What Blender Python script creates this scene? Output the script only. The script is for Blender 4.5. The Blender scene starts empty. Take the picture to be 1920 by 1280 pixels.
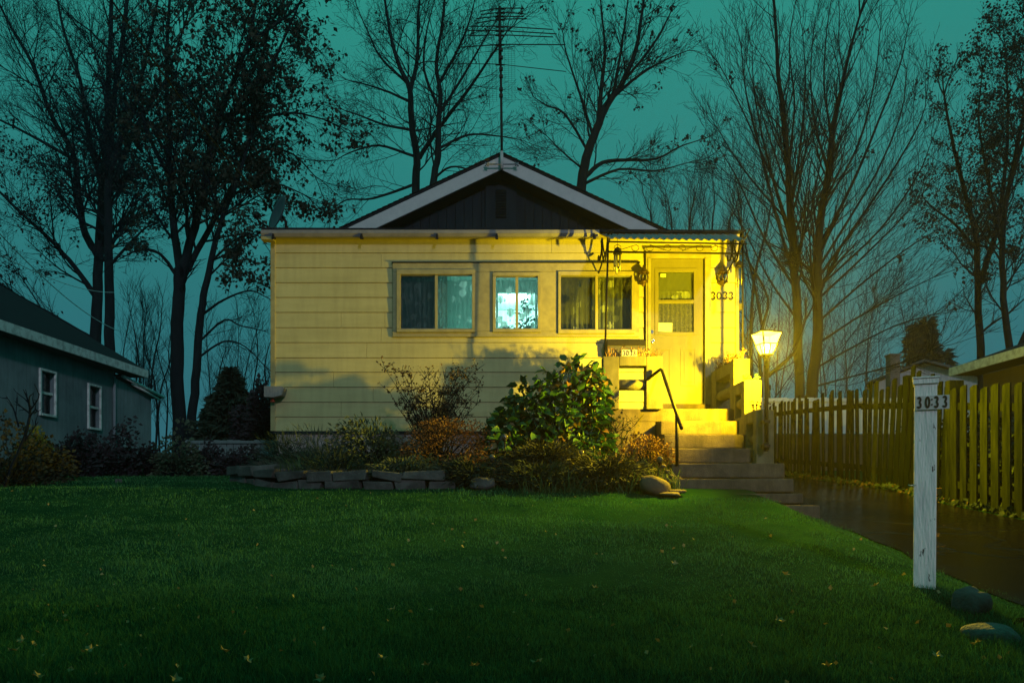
import bpy, bmesh, math, random
import numpy as np
from math import sin, cos, pi, radians, sqrt, atan2
rnd = random.Random(3033)
NR = np.random.default_rng(3033)
S = bpy.context.scene
COL = S.collection

# ------------------------------------------------------------------ camera, sky, lights, exposure
F = 1500.0                      # focal length in photo pixels (1920 wide); eye level is photo row 930
cam = bpy.data.objects.new('camera', bpy.data.cameras.new('camera'))
COL.objects.link(cam)
cam.data.sensor_width = 36.0
cam.data.lens = 36.0 * F / 1920.0
cam.data.shift_y = (930 - 640) / 1920.0
cam.data.clip_start = 0.05
cam.data.clip_end = 2000
cam.location = (0, 0, 0)
cam.rotation_euler = (radians(90), 0, 0)
S.camera = cam

W = bpy.data.worlds.new('World'); S.world = W; W.use_nodes = True
wn, wl = W.node_tree.nodes, W.node_tree.links
wn.clear()
w_out = wn.new('ShaderNodeOutputWorld'); w_bg = wn.new('ShaderNodeBackground')
w_tc = wn.new('ShaderNodeTexCoord'); w_sep = wn.new('ShaderNodeSeparateXYZ'); w_ramp = wn.new('ShaderNodeValToRGB')
w_noise = wn.new('ShaderNodeTexNoise'); w_noise.inputs['Scale'].default_value = 1.6; w_noise.inputs['Detail'].default_value = 3
w_mul = wn.new('ShaderNodeMath'); w_mul.operation = 'MULTIPLY_ADD'; w_mul.inputs[1].default_value = 0.14
wl.new(w_tc.outputs['Generated'], w_sep.inputs[0]); wl.new(w_tc.outputs['Generated'], w_noise.inputs['Vector'])
wl.new(w_noise.outputs['Fac'], w_mul.inputs[0]); wl.new(w_sep.outputs['Z'], w_mul.inputs[2])
wl.new(w_mul.outputs[0], w_ramp.inputs[0])
cr = w_ramp.color_ramp
cr.elements[0].position = 0.05; cr.elements[0].color = (0.028, 0.098, 0.140, 1)
cr.elements[1].position = 0.62; cr.elements[1].color = (0.021, 0.235, 0.193, 1)
e = cr.elements.new(0.26); e.color = (0.022, 0.138, 0.155, 1)
e = cr.elements.new(0.44); e.color = (0.020, 0.182, 0.172, 1)
wl.new(w_ramp.outputs[0], w_bg.inputs[0]); w_bg.inputs[1].default_value = 1.15
wl.new(w_bg.outputs[0], w_out.inputs[0])

SUN_E, SUN_DIR = 0.66, (-0.30, 0.87, -0.36)       # dim street-side light from behind the right shoulder
sun = bpy.data.objects.new('sun', bpy.data.lights.new('sun', 'SUN')); COL.objects.link(sun)
sun.data.energy = SUN_E; sun.data.angle = radians(3.0); sun.data.color = (0.93, 0.80, 0.96)
from mathutils import Vector, Matrix
sun.rotation_euler = Vector(SUN_DIR).to_track_quat('-Z', 'Y').to_euler()

S.view_settings.view_transform = 'Standard'; S.view_settings.look = 'None'
S.view_settings.exposure = 0.0; S.view_settings.gamma = 1.0
S.view_settings.use_curve_mapping = False
S.cycles.max_bounces = 8; S.cycles.transparent_max_bounces = 16
S.cycles.sample_clamp_indirect = 4.0
BLOCKER_TOP = 2.35  # top of the unseen blocker added to shade the near lawn
LAMP_POWER = 3000.0
LAMP_COL = (1.0, 0.655, 0.006)

# ------------------------------------------------------------------ helpers
def at(px, py, Y): return ((px - 960) * Y / F, Y, (930 - py) * Y / F)

def mat(name, col, rough=0.7, col2=None, nscale=8.0, bump=0.0, bscale=None, metal=0.0, spec=0.5, stretch=None,
        detail=6.0, lo=0.35, hi=0.65, island=0.0, coat=0.0, trans=0.0, streak=0.0):
    m = bpy.data.materials.new(name); m.use_nodes = True
    n, l = m.node_tree.nodes, m.node_tree.links
    b = n['Principled BSDF']
    b.inputs['Base Color'].default_value = (*col, 1); b.inputs['Roughness'].default_value = rough
    b.inputs['Metallic'].default_value = metal; b.inputs['Specular IOR Level'].default_value = spec
    b.inputs['Coat Weight'].default_value = coat
    tc = n.new('ShaderNodeTexCoord'); mp = n.new('ShaderNodeMapping'); l.new(tc.outputs['Object'], mp.inputs['Vector'])
    if stretch: mp.inputs['Scale'].default_value = stretch
    last = None
    if col2:
        t = n.new('ShaderNodeTexNoise'); t.inputs['Scale'].default_value = nscale; t.inputs['Detail'].default_value = detail
        t.inputs['Roughness'].default_value = 0.62
        l.new(mp.outputs['Vector'], t.inputs['Vector'])
        r = n.new('ShaderNodeMapRange'); r.inputs['From Min'].default_value = lo; r.inputs['From Max'].default_value = hi
        l.new(t.outputs['Fac'], r.inputs['Value'])
        x = n.new('ShaderNodeMix'); x.data_type = 'RGBA'; x.inputs['A'].default_value = (*col, 1); x.inputs['B'].default_value = (*col2, 1)
        l.new(r.outputs['Result'], x.inputs['Factor']); last = x.outputs['Result']
        if island > 0:
            g = n.new('ShaderNodeNewGeometry')
            ad = n.new('ShaderNodeMath'); ad.operation = 'MULTIPLY_ADD'; ad.inputs[1].default_value = island
            l.new(g.outputs['Random Per Island'], ad.inputs[0]); 
            sc = n.new('ShaderNodeMath'); sc.operation = 'MULTIPLY'; sc.inputs[1].default_value = 1 - island
            l.new(r.outputs['Result'], sc.inputs[0]); l.new(sc.outputs[0], ad.inputs[2]); l.new(ad.outputs[0], x.inputs['Factor'])
        if streak:      # dirt runs and rubbed patches
            m2 = n.new('ShaderNodeMapping'); m2.inputs['Scale'].default_value = (5, 5, .5); l.new(tc.outputs['Object'], m2.inputs['Vector'])
            s1 = n.new('ShaderNodeTexNoise'); s1.inputs['Scale'].default_value = 2.0; s1.inputs['Detail'].default_value = 7; s1.inputs['Roughness'].default_value = .7; l.new(m2.outputs['Vector'], s1.inputs['Vector'])
            sr = n.new('ShaderNodeMapRange'); sr.inputs['From Min'].default_value = .42; sr.inputs['From Max'].default_value = .72; sr.inputs['To Min'].default_value = 1.0; sr.inputs['To Max'].default_value = 1.0 - streak; l.new(s1.outputs['Fac'], sr.inputs['Value'])
            sm_ = n.new('ShaderNodeMix'); sm_.data_type = 'RGBA'; sm_.blend_type = 'MULTIPLY'; sm_.inputs['Factor'].default_value = 1.0; l.new(last, sm_.inputs['A']); l.new(sr.outputs['Result'], sm_.inputs['B']); last = sm_.outputs['Result']
        l.new(last, b.inputs['Base Color'])
    if bump:
        t2 = n.new('ShaderNodeTexNoise'); t2.inputs['Scale'].default_value = bscale or nscale * 4; t2.inputs['Detail'].default_value = 8
        l.new(mp.outputs['Vector'], t2.inputs['Vector'])
        bp = n.new('ShaderNodeBump'); bp.inputs['Strength'].default_value = bump; bp.inputs['Distance'].default_value = 0.02
        l.new(t2.outputs['Fac'], bp.inputs['Height']); l.new(bp.outputs['Normal'], b.inputs['Normal'])
    if trans > 0:
        tr = n.new('ShaderNodeBsdfTranslucent'); mx = n.new('ShaderNodeMixShader'); mx.inputs[0].default_value = trans
        if last: l.new(last, tr.inputs['Color'])
        else: tr.inputs['Color'].default_value = (*col, 1)
        l.new(b.outputs[0], mx.inputs[1]); l.new(tr.outputs[0], mx.inputs[2])
        l.new(mx.outputs[0], n['Material Output'].inputs['Surface'])
    return m

class MB:
    """collects shapes; part() turns them into ONE mesh object"""
    def __init__(s): s.V, s.Fc, s.n = [], [], 0
    def add(s, v, faces, smooth=False):
        v = np.asarray(v, float).reshape(-1, 3)
        for f in faces:
            f = np.asarray(f, int)
            if f.ndim == 1: f = f[None, :]
            s.Fc.append((f + s.n, smooth))
        s.V.append(v); s.n += len(v); return s
    def hexa(s, p):          # 0-3 bottom ring (ccw from above), 4-7 top ring
        return s.add(p, [[3, 2, 1, 0], [4, 5, 6, 7], [0, 1, 5, 4], [1, 2, 6, 5], [2, 3, 7, 6], [3, 0, 4, 7]])
    def box(s, x0, x1, y0, y1, z0, z1):
        return s.hexa([(x0, y0, z0), (x1, y0, z0), (x1, y1, z0), (x0, y1, z0), (x0, y0, z1), (x1, y0, z1), (x1, y1, z1), (x0, y1, z1)])
    def boxr(s, c, hx, hy, hz, rz=0.0, rx=0.0, ry=0.0):
        R = Matrix.Rotation(rz, 3, 'Z') @ Matrix.Rotation(rx, 3, 'X') @ Matrix.Rotation(ry, 3, 'Y')
        P = [(-1, -1, -1), (1, -1, -1), (1, 1, -1), (-1, 1, -1), (-1, -1, 1), (1, -1, 1), (1, 1, 1), (-1, 1, 1)]
        return s.hexa([tuple(Vector(c) + R @ Vector((a * hx, b * hy, d * hz))) for a, b, d in P])
    def prism(s, poly, lo, hi, axis='y'):     # polygon in the two other axes, extruded
        n = len(poly)
        def mk(a, b, t): return {'x': (t, a, b), 'y': (a, t, b), 'z': (a, b, t)}[axis]
        v = [mk(a, b, lo) for a, b in poly] + [mk(a, b, hi) for a, b in poly]
        fs = [list(range(n))[::-1], list(range(n, 2 * n))] + [[i, (i + 1) % n, n + (i + 1) % n, n + i] for i in range(n)]
        return s.add(v, fs)
    def tube(s, pts, r, sides=8, cap=True, smooth=True):
        P = np.asarray(pts, float)[None]; rr = np.broadcast_to(np.asarray(r, float), (P.shape[1],))[None]
        v, q = tubes(P, rr, sides); s.add(v, [q], smooth)
        if cap:
            n = P.shape[1]; off = s.n - n * sides
            s.Fc.append((np.array([[off + i for i in range(sides)][::-1]]), False))
            s.Fc.append((np.array([[off + (n - 1) * sides + i for i in range(sides)]]), False))
        return s
    def lathe(s, prof, c, n=20, axis='z', smooth=True):
        v = []
        for r, h in prof:
            for k in range(n):
                a = 2 * pi * k / n
                d = {'z': (r * cos(a), r * sin(a), h), 'y': (r * cos(a), h, r * sin(a)), 'x': (h, r * cos(a), r * sin(a))}[axis]
                v.append((c[0] + d[0], c[1] + d[1], c[2] + d[2]))
        m = len(prof); q = []
        for i in range(m - 1):
            for k in range(n):
                q.append([i * n + k, i * n + (k + 1) % n, (i + 1) * n + (k + 1) % n, (i + 1) * n + k])
        s.add(v, [np.array(q)], smooth)
        off = s.n - m * n
        s.Fc.append((np.array([[off + k for k in range(n)][::-1]]), False)); s.Fc.append((np.array([[off + (m - 1) * n + k for k in range(n)]]), False))
        return s
    def rock(s, c, rx, ry, rz, rot=0.0, amp=0.18, seed=0, nu=22, nv=14, tilt=0.0):
        g = np.random.default_rng(seed); K = g.normal(size=(7, 3)) * 1.7; ph = g.uniform(0, 6.28, 7); A = g.uniform(.3, 1, 7)
        v = []
        R = Matrix.Rotation(rot, 3, 'Z') @ Matrix.Rotation(tilt, 3, 'Y')
        for j in range(nv + 1):
            t = pi * j / nv
            for i in range(nu):
                a = 2 * pi * i / nu
                d = np.array((sin(t) * cos(a), sin(t) * sin(a), cos(t)))
                d2 = np.sign(d) * np.abs(d) ** 0.8
                k = 1 + amp * float((A * np.sin(K @ d * 1.6 + ph)).sum()) / 2.2
                p = R @ Vector((d2[0] * rx * k, d2[1] * ry * k, d2[2] * rz * k))
                v.append((c[0] + p.x, c[1] + p.y, c[2] + p.z))
        q = [[j * nu + i, (j + 1) * nu + i, (j + 1) * nu + (i + 1) % nu, j * nu + (i + 1) % nu] for j in range(nv) for i in range(nu)]
        return s.add(v, [np.array(q)], True)
    def ribbon(s, pts, w, y0, y1, closed=False):   # flat lettering stroke in the XZ plane; w = half widths
        P = np.asarray(pts, float); n = len(P); w = np.broadcast_to(np.asarray(w, float), (n,))
        T = (np.roll(P, -1, 0) - np.roll(P, 1, 0)) if closed else np.gradient(P, axis=0)
        T /= np.linalg.norm(T, axis=1)[:, None] + 1e-9
        N = np.stack([-T[:, 1], T[:, 0]], 1)
        L, Rr = P + N * w[:, None], P - N * w[:, None]
        v = [(a[0], y0, a[1]) for a in L] + [(a[0], y0, a[1]) for a in Rr] + [(a[0], y1, a[1]) for a in L] + [(a[0], y1, a[1]) for a in Rr]
        q = []
        for i in range(n if closed else n - 1):
            j = (i + 1) % n
            q += [[i, j, n + j, n + i], [2 * n + i, 3 * n + i, 3 * n + j, 2 * n + j], [i, 2 * n + i, 2 * n + j, j], [n + i, n + j, 3 * n + j, 3 * n + i]]
        if not closed:
            q += [[0, n, 3 * n, 2 * n], [n - 1, 3 * n - 1, 4 * n - 1, 2 * n - 1]]
        return s.add(v, [np.array(q)])

def tubes(P, R, sides):
    """P (M,n,3), R (M,n) -> verts, quads"""
    M, n, _ = P.shape
    T = np.gradient(P, axis=1); T /= np.linalg.norm(T, axis=2, keepdims=True) + 1e-9
    mean = T.mean(1); ref = np.where(np.abs(mean[:, 2:3]) > 0.8, np.array([[1.0, 0.13, 0]]), np.array([[0.0, 0.11, 1.0]]))
    U = np.cross(T, ref[:, None, :]); U /= np.linalg.norm(U, axis=2, keepdims=True) + 1e-9
    Vv = np.cross(T, U)
    a = np.arange(sides) * 2 * pi / sides
    ring = P[:, :, None, :] + R[:, :, None, None] * (np.cos(a)[None, None, :, None] * U[:, :, None, :] + np.sin(a)[None, None, :, None] * Vv[:, :, None, :])
    v = ring.reshape(-1, 3)
    i = np.arange(n - 1)[:, None]; k = np.arange(sides)[None, :]
    q = np.stack([i * sides + k, i * sides + (k + 1) % sides, (i + 1) * sides + (k + 1) % sides, (i + 1) * sides + k], -1).reshape(-1, 4)
    q = (q[None] + (np.arange(M) * n * sides)[:, None, None]).reshape(-1, 4)
    return v, q

ORIGIN = {}
def link(o): COL.objects.link(o); return o
def build_mesh(name, mb, off=(0, 0, 0), bevel=0.0, seg=2):
    me = bpy.data.meshes.new(name)
    V = np.concatenate(mb.V) - np.asarray(off)
    me.vertices.add(len(V)); me.vertices.foreach_set('co', V.astype(np.float32).ravel())
    tot, start, idx, sm = [], [], [], []
    c = 0
    for f, s in mb.Fc:
        m, k = f.shape
        idx.append(f.ravel()); tot.append(np.full(m, k)); start.append(c + np.arange(m) * k); sm.append(np.full(m, s)); c += m * k
    idx = np.concatenate(idx); tot = np.concatenate(tot); start = np.concatenate(start); sm = np.concatenate(sm)
    me.loops.add(len(idx)); me.loops.foreach_set('vertex_index', idx.astype(np.int32))
    me.polygons.add(len(tot)); me.polygons.foreach_set('loop_start', start.astype(np.int32)); me.polygons.foreach_set('loop_total', tot.astype(np.int32))
    me.polygons.foreach_set('use_smooth', sm.astype(bool))
    me.update(calc_edges=True)
    if bevel > 0:
        bm = bmesh.new(); bm.from_mesh(me)
        ed = [e for e in bm.edges if len(e.link_faces) == 2 and e.calc_face_angle(0) > 0.5]
        bmesh.ops.bevel(bm, geom=ed, offset=bevel, segments=seg, affect='EDGES', profile=0.6, clamp_overlap=True)
        bm.to_mesh(me); bm.free()
    return me
def thing(name, label, cat, loc=(0, 0, 0), group=None):
    o = link(bpy.data.objects.new(name, None)); o.location = loc; o.empty_display_size = 0.1
    o['label'] = label; o['category'] = cat
    if group: o['group'] = group
    ORIGIN[o.name] = tuple(loc); return o
def part(name, mb, m, root, bevel=0.0, label=None, seg=2):
    off = ORIGIN[root.name]
    me = build_mesh(name, mb, off, bevel, seg); me.materials.append(m)
    o = link(bpy.data.objects.new(name, me)); o.parent = root; ORIGIN[o.name] = off
    if label: o['label'] = label
    return o
def solo(name, mb, m, label, cat, loc=(0, 0, 0), group=None, bevel=0.0):
    me = build_mesh(name, mb, loc, bevel); me.materials.append(m)
    o = link(bpy.data.objects.new(name, me)); o.location = loc; ORIGIN[o.name] = tuple(loc)
    o['label'] = label; o['category'] = cat
    if group: o['group'] = group
    return o
def setting(name, mb, m, kind='structure'):
    me = build_mesh(name, mb); me.materials.append(m)
    o = link(bpy.data.objects.new(name, me)); o['kind'] = kind; return o

# ------------------------------------------------------------------ materials
M = {}
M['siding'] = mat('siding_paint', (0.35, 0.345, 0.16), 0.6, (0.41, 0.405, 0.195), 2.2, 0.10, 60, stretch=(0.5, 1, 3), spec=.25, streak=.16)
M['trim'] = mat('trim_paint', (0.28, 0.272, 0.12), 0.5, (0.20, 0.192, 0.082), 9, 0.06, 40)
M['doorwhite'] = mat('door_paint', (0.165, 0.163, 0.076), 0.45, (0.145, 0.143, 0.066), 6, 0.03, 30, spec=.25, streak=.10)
M['fascia'] = mat('fascia_paint', (0.50, 0.50, 0.50), 0.5, (0.42, 0.43, 0.44), 6, 0.05)
M['gutter'] = mat('gutter_metal', (0.17, 0.18, 0.21), 0.45, (0.12, 0.13, 0.16), 7, 0.03)
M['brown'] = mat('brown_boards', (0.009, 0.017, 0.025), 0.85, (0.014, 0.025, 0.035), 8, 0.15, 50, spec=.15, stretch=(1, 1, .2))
M['shingle'] = mat('shingle', (0.010, 0.012, 0.018), 0.85, (0.022, 0.024, 0.032), 14, 0.4, 60, spec=.1)
M['foundation'] = mat('foundation_stone', (0.16, 0.13, 0.13), 0.9, (0.30, 0.28, 0.27), 6, 0.5, 20)
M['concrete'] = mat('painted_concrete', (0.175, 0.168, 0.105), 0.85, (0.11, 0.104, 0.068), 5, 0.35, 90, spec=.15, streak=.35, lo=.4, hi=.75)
M['step'] = mat('step_concrete', (0.15, 0.122, 0.090), 0.9, (0.085, 0.070, 0.056), 5, 0.45, 90, spec=.15, streak=.30)
M['iron'] = mat('black_iron', (0.005, 0.005, 0.005), 0.5, (0.009, 0.008, 0.008), 20, 0.15, 80, spec=.18)
M['darkbox'] = mat('dark_plastic', (0.020, 0.022, 0.026), 0.5, (0.035, 0.036, 0.038), 9)
M['number'] = mat('number_black', (0.008, 0.008, 0.008), 0.5)
M['plate'] = mat('number_plate', (0.62, 0.62, 0.60), 0.5, (0.50, 0.50, 0.48), 30)
M['grass'] = mat('grass_blades', (0.005, 0.034, 0.020), 0.7, (0.075, 0.250, 0.085), 1.6, island=0.72, spec=0.0, trans=0.2)
M['lawn'] = mat('lawn_ground', (0.005, 0.034, 0.014), 0.9, (0.014, 0.056, 0.018), 2.2, 0.6, 60, spec=0.0)
M['soil'] = mat('soil', (0.030, 0.024, 0.018), 0.95, (0.055, 0.042, 0.030), 9, 0.8, 40)
M['stone'] = mat('wall_stone', (0.026, 0.029, 0.028), 0.95, (0.085, 0.09, 0.086), 5, 0.5, 50)
M['boulder'] = mat('boulder_stone', (0.075, 0.056, 0.034), 0.85, (0.12, 0.09, 0.055), 6, 0.4, 40)
M['greystone'] = mat('grey_boulder', (0.075, 0.085, 0.08), 0.95, (0.045, 0.05, 0.047), 8, 0.5, 50)
M['palestone'] = mat('pale_boulder', (0.13, 0.14, 0.125), 0.95, (0.065, 0.072, 0.062), 9, 0.9, 45)
M['bark'] = mat('bark', (0.006, 0.010, 0.014), 0.95, (0.012, 0.017, 0.022), 9, 0.7, 30, spec=.1, stretch=(1, 1, .25))
M['twig'] = mat('twig_bark', (0.004, 0.008, 0.014), 0.9, spec=.1)
M['leaf_dark'] = mat('leaf_dark', (0.012, 0.020, 0.010), 0.8, (0.030, 0.028, 0.014), 3, island=0.7, trans=0.2)
M['leaf_brown'] = mat('leaf_brown', (0.008, 0.011, 0.012), 0.8, (0.016, 0.016, 0.016), 3, island=0.7, trans=0.2)
M['hydrangea'] = mat('broad_leaf', (0.010, 0.066, 0.020), 0.5, (0.030, 0.095, 0.022), 2.2, island=0.6, trans=0.18)
M['hydrangea_red'] = mat('broad_leaf_turned', (0.16, 0.075, 0.022), 0.45, (0.13, 0.12, 0.028), 3, island=0.8, trans=0.18)
M['rust'] = mat('rust_leaves', (0.15, 0.062, 0.016), 0.75, (0.070, 0.042, 0.014), 4, island=0.7, trans=0.15)
M['grey_green'] = mat('grey_green_leaves', (0.026, 0.055, 0.028), 0.75, (0.065, 0.090, 0.055), 4, island=0.7, trans=0.15)
M['juniper'] = mat('juniper_needles', (0.020, 0.036, 0.011), 0.8, (0.050, 0.044, 0.014), 2.2, island=0.5, trans=0.15)
M['bedgrass'] = mat('bed_grass', (0.020, 0.075, 0.018), 0.65, (0.060, 0.10, 0.026), 3, island=0.7, trans=0.2)
M['leafbrown2'] = mat('dead_leaf_brown', (0.075, 0.045, 0.014), 0.85, (0.035, 0.024, 0.010), 4, island=0.7)
M['purple'] = mat('purple_leaves', (0.010, 0.009, 0.013), 0.85, (0.022, 0.020, 0.028), 3, island=0.7, trans=0.1)
M['olive'] = mat('olive_leaves', (0.012, 0.020, 0.008), 0.85, (0.024, 0.025, 0.010), 3, island=0.7, trans=0.15)
M['limegreen'] = mat('lime_leaves', (0.045, 0.09, 0.016), 0.7, (0.08, 0.11, 0.022), 3, island=0.7, trans=0.2)
M['cedar'] = mat('cedar_leaves', (0.006, 0.022, 0.012), 0.85, (0.012, 0.032, 0.016), 3, island=0.6, trans=0.1)
M['spruce'] = mat('spruce_needles', (0.014, 0.018, 0.018), 0.9, (0.022, 0.026, 0.026), 3, island=0.6)
M['yellowleaf'] = mat('fallen_yellow', (0.26, 0.24, 0.09), 0.7, (0.18, 0.16, 0.07), 8, island=0.5, trans=0.15)
M['dry'] = mat('dry_stems', (0.42, 0.26, 0.09), 0.8, (0.26, 0.12, 0.05), 8, island=0.7)
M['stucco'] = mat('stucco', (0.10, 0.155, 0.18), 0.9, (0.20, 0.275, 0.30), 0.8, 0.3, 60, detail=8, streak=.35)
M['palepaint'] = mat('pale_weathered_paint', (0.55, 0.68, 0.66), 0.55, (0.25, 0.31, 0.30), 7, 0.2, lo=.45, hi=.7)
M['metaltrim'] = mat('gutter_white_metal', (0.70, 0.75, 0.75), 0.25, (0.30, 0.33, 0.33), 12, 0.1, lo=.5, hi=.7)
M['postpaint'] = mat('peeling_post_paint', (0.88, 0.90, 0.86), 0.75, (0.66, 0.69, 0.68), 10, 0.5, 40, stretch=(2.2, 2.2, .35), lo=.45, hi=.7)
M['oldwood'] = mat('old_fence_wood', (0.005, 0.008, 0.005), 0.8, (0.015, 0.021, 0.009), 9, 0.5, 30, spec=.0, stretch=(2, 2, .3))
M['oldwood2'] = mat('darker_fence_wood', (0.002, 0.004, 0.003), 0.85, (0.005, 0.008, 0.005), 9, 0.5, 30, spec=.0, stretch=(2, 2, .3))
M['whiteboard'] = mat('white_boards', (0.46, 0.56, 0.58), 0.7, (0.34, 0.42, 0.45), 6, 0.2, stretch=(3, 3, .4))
M['paleboard'] = mat('weathered_boards', (0.12, 0.17, 0.18), 0.8, (0.08, 0.12, 0.125), 6, 0.2, stretch=(3, 3, .4))
M['darktone'] = mat('dark_tone', (0.018, 0.020, 0.020), 0.8, (0.030, 0.032, 0.03), 6)  # plain dark parts, and the painted shade low on the white board fence
M['chimneybrick'] = mat('chimney_brick', (0.10, 0.09, 0.09), 0.9, (0.16, 0.15, 0.15), 12, 0.3)
M['blueroof'] = mat('blue_grey_roof', (0.085, 0.10, 0.12), 0.8, (0.06, 0.075, 0.09), 8, 0.2)
M['ochrewall'] = mat('ochre_wall', (0.10, 0.10, 0.05), 0.8, (0.08, 0.08, 0.04), 5)
M['chrome'] = mat('chrome', (0.7, 0.7, 0.68), 0.15, metal=1.0)
M['bronze'] = mat('bronze_lantern', (0.055, 0.036, 0.016), 0.45, (0.09, 0.06, 0.03), 15, metal=0.5)
M['pvc'] = mat('chime_metal', (0.22, 0.24, 0.22), 0.35, metal=0.7)
M['dish'] = mat('dish_paint', (0.030, 0.045, 0.06), 0.6, (0.022, 0.035, 0.05), 6)
M['interior'] = mat('interior_wall', (0.55, 0.62, 0.60), 0.8, (0.50, 0.57, 0.56), 4)
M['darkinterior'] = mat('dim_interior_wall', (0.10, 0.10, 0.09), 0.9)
M['paper'] = mat('paper', (0.78, 0.76, 0.66), 0.7, (0.66, 0.62, 0.5), 40)
M['globe'] = mat('frosted_globe', (0.10, 0.10, 0.08), 0.12, trans=0.4, spec=0.9)
M['plantdark'] = mat('houseplant_leaf', (0.012, 0.03, 0.02), 0.6)
M['wickerbox'] = mat('grey_wood_box', (0.16, 0.16, 0.15), 0.7, (0.26, 0.25, 0.21), 10, 0.2, stretch=(3, 1, 1))

def asphalt():
    m = mat('wet_asphalt', (0.0035, 0.003, 0.005), 0.4, (0.006, 0.0055, 0.007), 30, 0.0)
    n, l = m.node_tree.nodes, m.node_tree.links; b = n['Principled BSDF']; b.inputs['Specular IOR Level'].default_value = .10
    tc = n.new('ShaderNodeTexCoord'); t = n.new('ShaderNodeTexNoise'); t.inputs['Scale'].default_value = 2.2; t.inputs['Detail'].default_value = 5
    l.new(tc.outputs['Object'], t.inputs['Vector'])
    r = n.new('ShaderNodeMapRange'); r.inputs['From Min'].default_value = .35; r.inputs['From Max'].default_value = .7
    r.inputs['To Min'].default_value = 0.07; r.inputs['To Max'].default_value = 0.24
    l.new(t.outputs['Fac'], r.inputs['Value']); l.new(r.outputs['Result'], b.inputs['Roughness'])
    vc = n.new('ShaderNodeTexVoronoi'); vc.feature = 'DISTANCE_TO_EDGE'; vc.inputs['Scale'].default_value = .75
    nw = n.new('ShaderNodeMix'); nw.data_type = 'RGBA'; nw.blend_type = 'LINEAR_LIGHT'; nw.inputs['Factor'].default_value = .25
    l.new(tc.outputs['Object'], nw.inputs['A']); l.new(t.outputs['Color'], nw.inputs['B']); l.new(nw.outputs['Result'], vc.inputs['Vector'])
    rc = n.new('ShaderNodeMapRange'); rc.inputs['From Max'].default_value = .022; l.new(vc.outputs['Distance'], rc.inputs['Value'])
    bc = n.new('ShaderNodeBump'); bc.inputs['Strength'].default_value = .6; bc.inputs['Distance'].default_value = .015; l.new(rc.outputs['Result'], bc.inputs['Height'])
    t2 = n.new('ShaderNodeTexNoise'); t2.inputs['Scale'].default_value = 110; t2.inputs['Detail'].default_value = 4; l.new(tc.outputs['Object'], t2.inputs['Vector'])
    bp = n.new('ShaderNodeBump'); bp.inputs['Strength'].default_value = 0.12; bp.inputs['Distance'].default_value = 0.01
    l.new(bc.outputs['Normal'], bp.inputs['Normal']); l.new(t2.outputs['Fac'], bp.inputs['Height']); l.new(bp.outputs['Normal'], b.inputs['Normal'])
    return m
M['asphalt'] = asphalt()

def glass():
    m = bpy.data.materials.new('window_glass'); m.use_nodes = True
    n, l = m.node_tree.nodes, m.node_tree.links; n.remove(n['Principled BSDF'])
    t = n.new('ShaderNodeBsdfTransparent'); t.inputs[0].default_value = (0.9, 0.95, 0.93, 1)
    g = n.new('ShaderNodeBsdfGlossy'); g.inputs['Roughness'].default_value = 0.02; g.inputs['Color'].default_value = (.9, .95, 1, 1)
    f = n.new('ShaderNodeFresnel'); f.inputs[0].default_value = 1.45
    x = n.new('ShaderNodeMixShader'); l.new(f.outputs[0], x.inputs[0]); l.new(t.outputs[0], x.inputs[1]); l.new(g.outputs[0], x.inputs[2])
    l.new(x.outputs[0], n['Material Output'].inputs['Surface']); return m
M['glass'] = glass()

def lace(name, base, flower, col, scale=9.0, transl=0.55):
    m = bpy.data.materials.new(name); m.use_nodes = True
    n, l = m.node_tree.nodes, m.node_tree.links; n.remove(n['Principled BSDF'])
    tc = n.new('ShaderNodeTexCoord')
    nz = n.new('ShaderNodeTexNoise'); nz.inputs['Scale'].default_value = 26; l.new(tc.outputs['Object'], nz.inputs['Vector'])
    mixv = n.new('ShaderNodeMix'); mixv.data_type = 'RGBA'; mixv.blend_type = 'LINEAR_LIGHT'; mixv.inputs['Factor'].default_value = 0.035
    l.new(tc.outputs['Object'], mixv.inputs['A']); l.new(nz.outputs['Color'], mixv.inputs['B'])
    vo = n.new('ShaderNodeTexVoronoi'); vo.inputs['Scale'].default_value = scale; l.new(mixv.outputs['Result'], vo.inputs['Vector'])
    r = n.new('ShaderNodeMapRange'); r.inputs['From Min'].default_value = 0.40; r.inputs['From Max'].default_value = 0.33
    r.inputs['To Min'].default_value = base; r.inputs['To Max'].default_value = flower
    l.new(vo.outputs['Distance'], r.inputs['Value'])
    # woven vertical bands
    wv = n.new('ShaderNodeTexWave'); wv.inputs['Scale'].default_value = 5.0; wv.inputs['Distortion'].default_value = 3.0; wv.inputs['Detail'].default_value = 2
    l.new(tc.outputs['Object'], wv.inputs['Vector'])
    ad = n.new('ShaderNodeMath'); ad.operation = 'MULTIPLY_ADD'; ad.inputs[1].default_value = 0.16; l.new(wv.outputs['Fac'], ad.inputs[0]); l.new(r.outputs['Result'], ad.inputs[2])
    d = n.new('ShaderNodeBsdfDiffuse'); d.inputs[0].default_value = (*col, 1)
    t = n.new('ShaderNodeBsdfTranslucent'); t.inputs[0].default_value = (*col, 1)
    x1 = n.new('ShaderNodeMixShader'); x1.inputs[0].default_value = transl; l.new(d.outputs[0], x1.inputs[1]); l.new(t.outputs[0], x1.inputs[2])
    tr = n.new('ShaderNodeBsdfTransparent'); x2 = n.new('ShaderNodeMixShader')
    l.new(ad.outputs[0], x2.inputs[0]); l.new(tr.outputs[0], x2.inputs[1]); l.new(x1.outputs[0], x2.inputs[2])
    l.new(x2.outputs[0], n['Material Output'].inputs['Surface']); return m
M['lace'] = lace('lace_curtain', 0.10, 0.80, (0.62, 0.64, 0.60), 6.5)
M['lace_dark'] = lace('sheer_curtain', 0.10, 0.34, (0.30, 0.32, 0.30), 8, 0.3)
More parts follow.
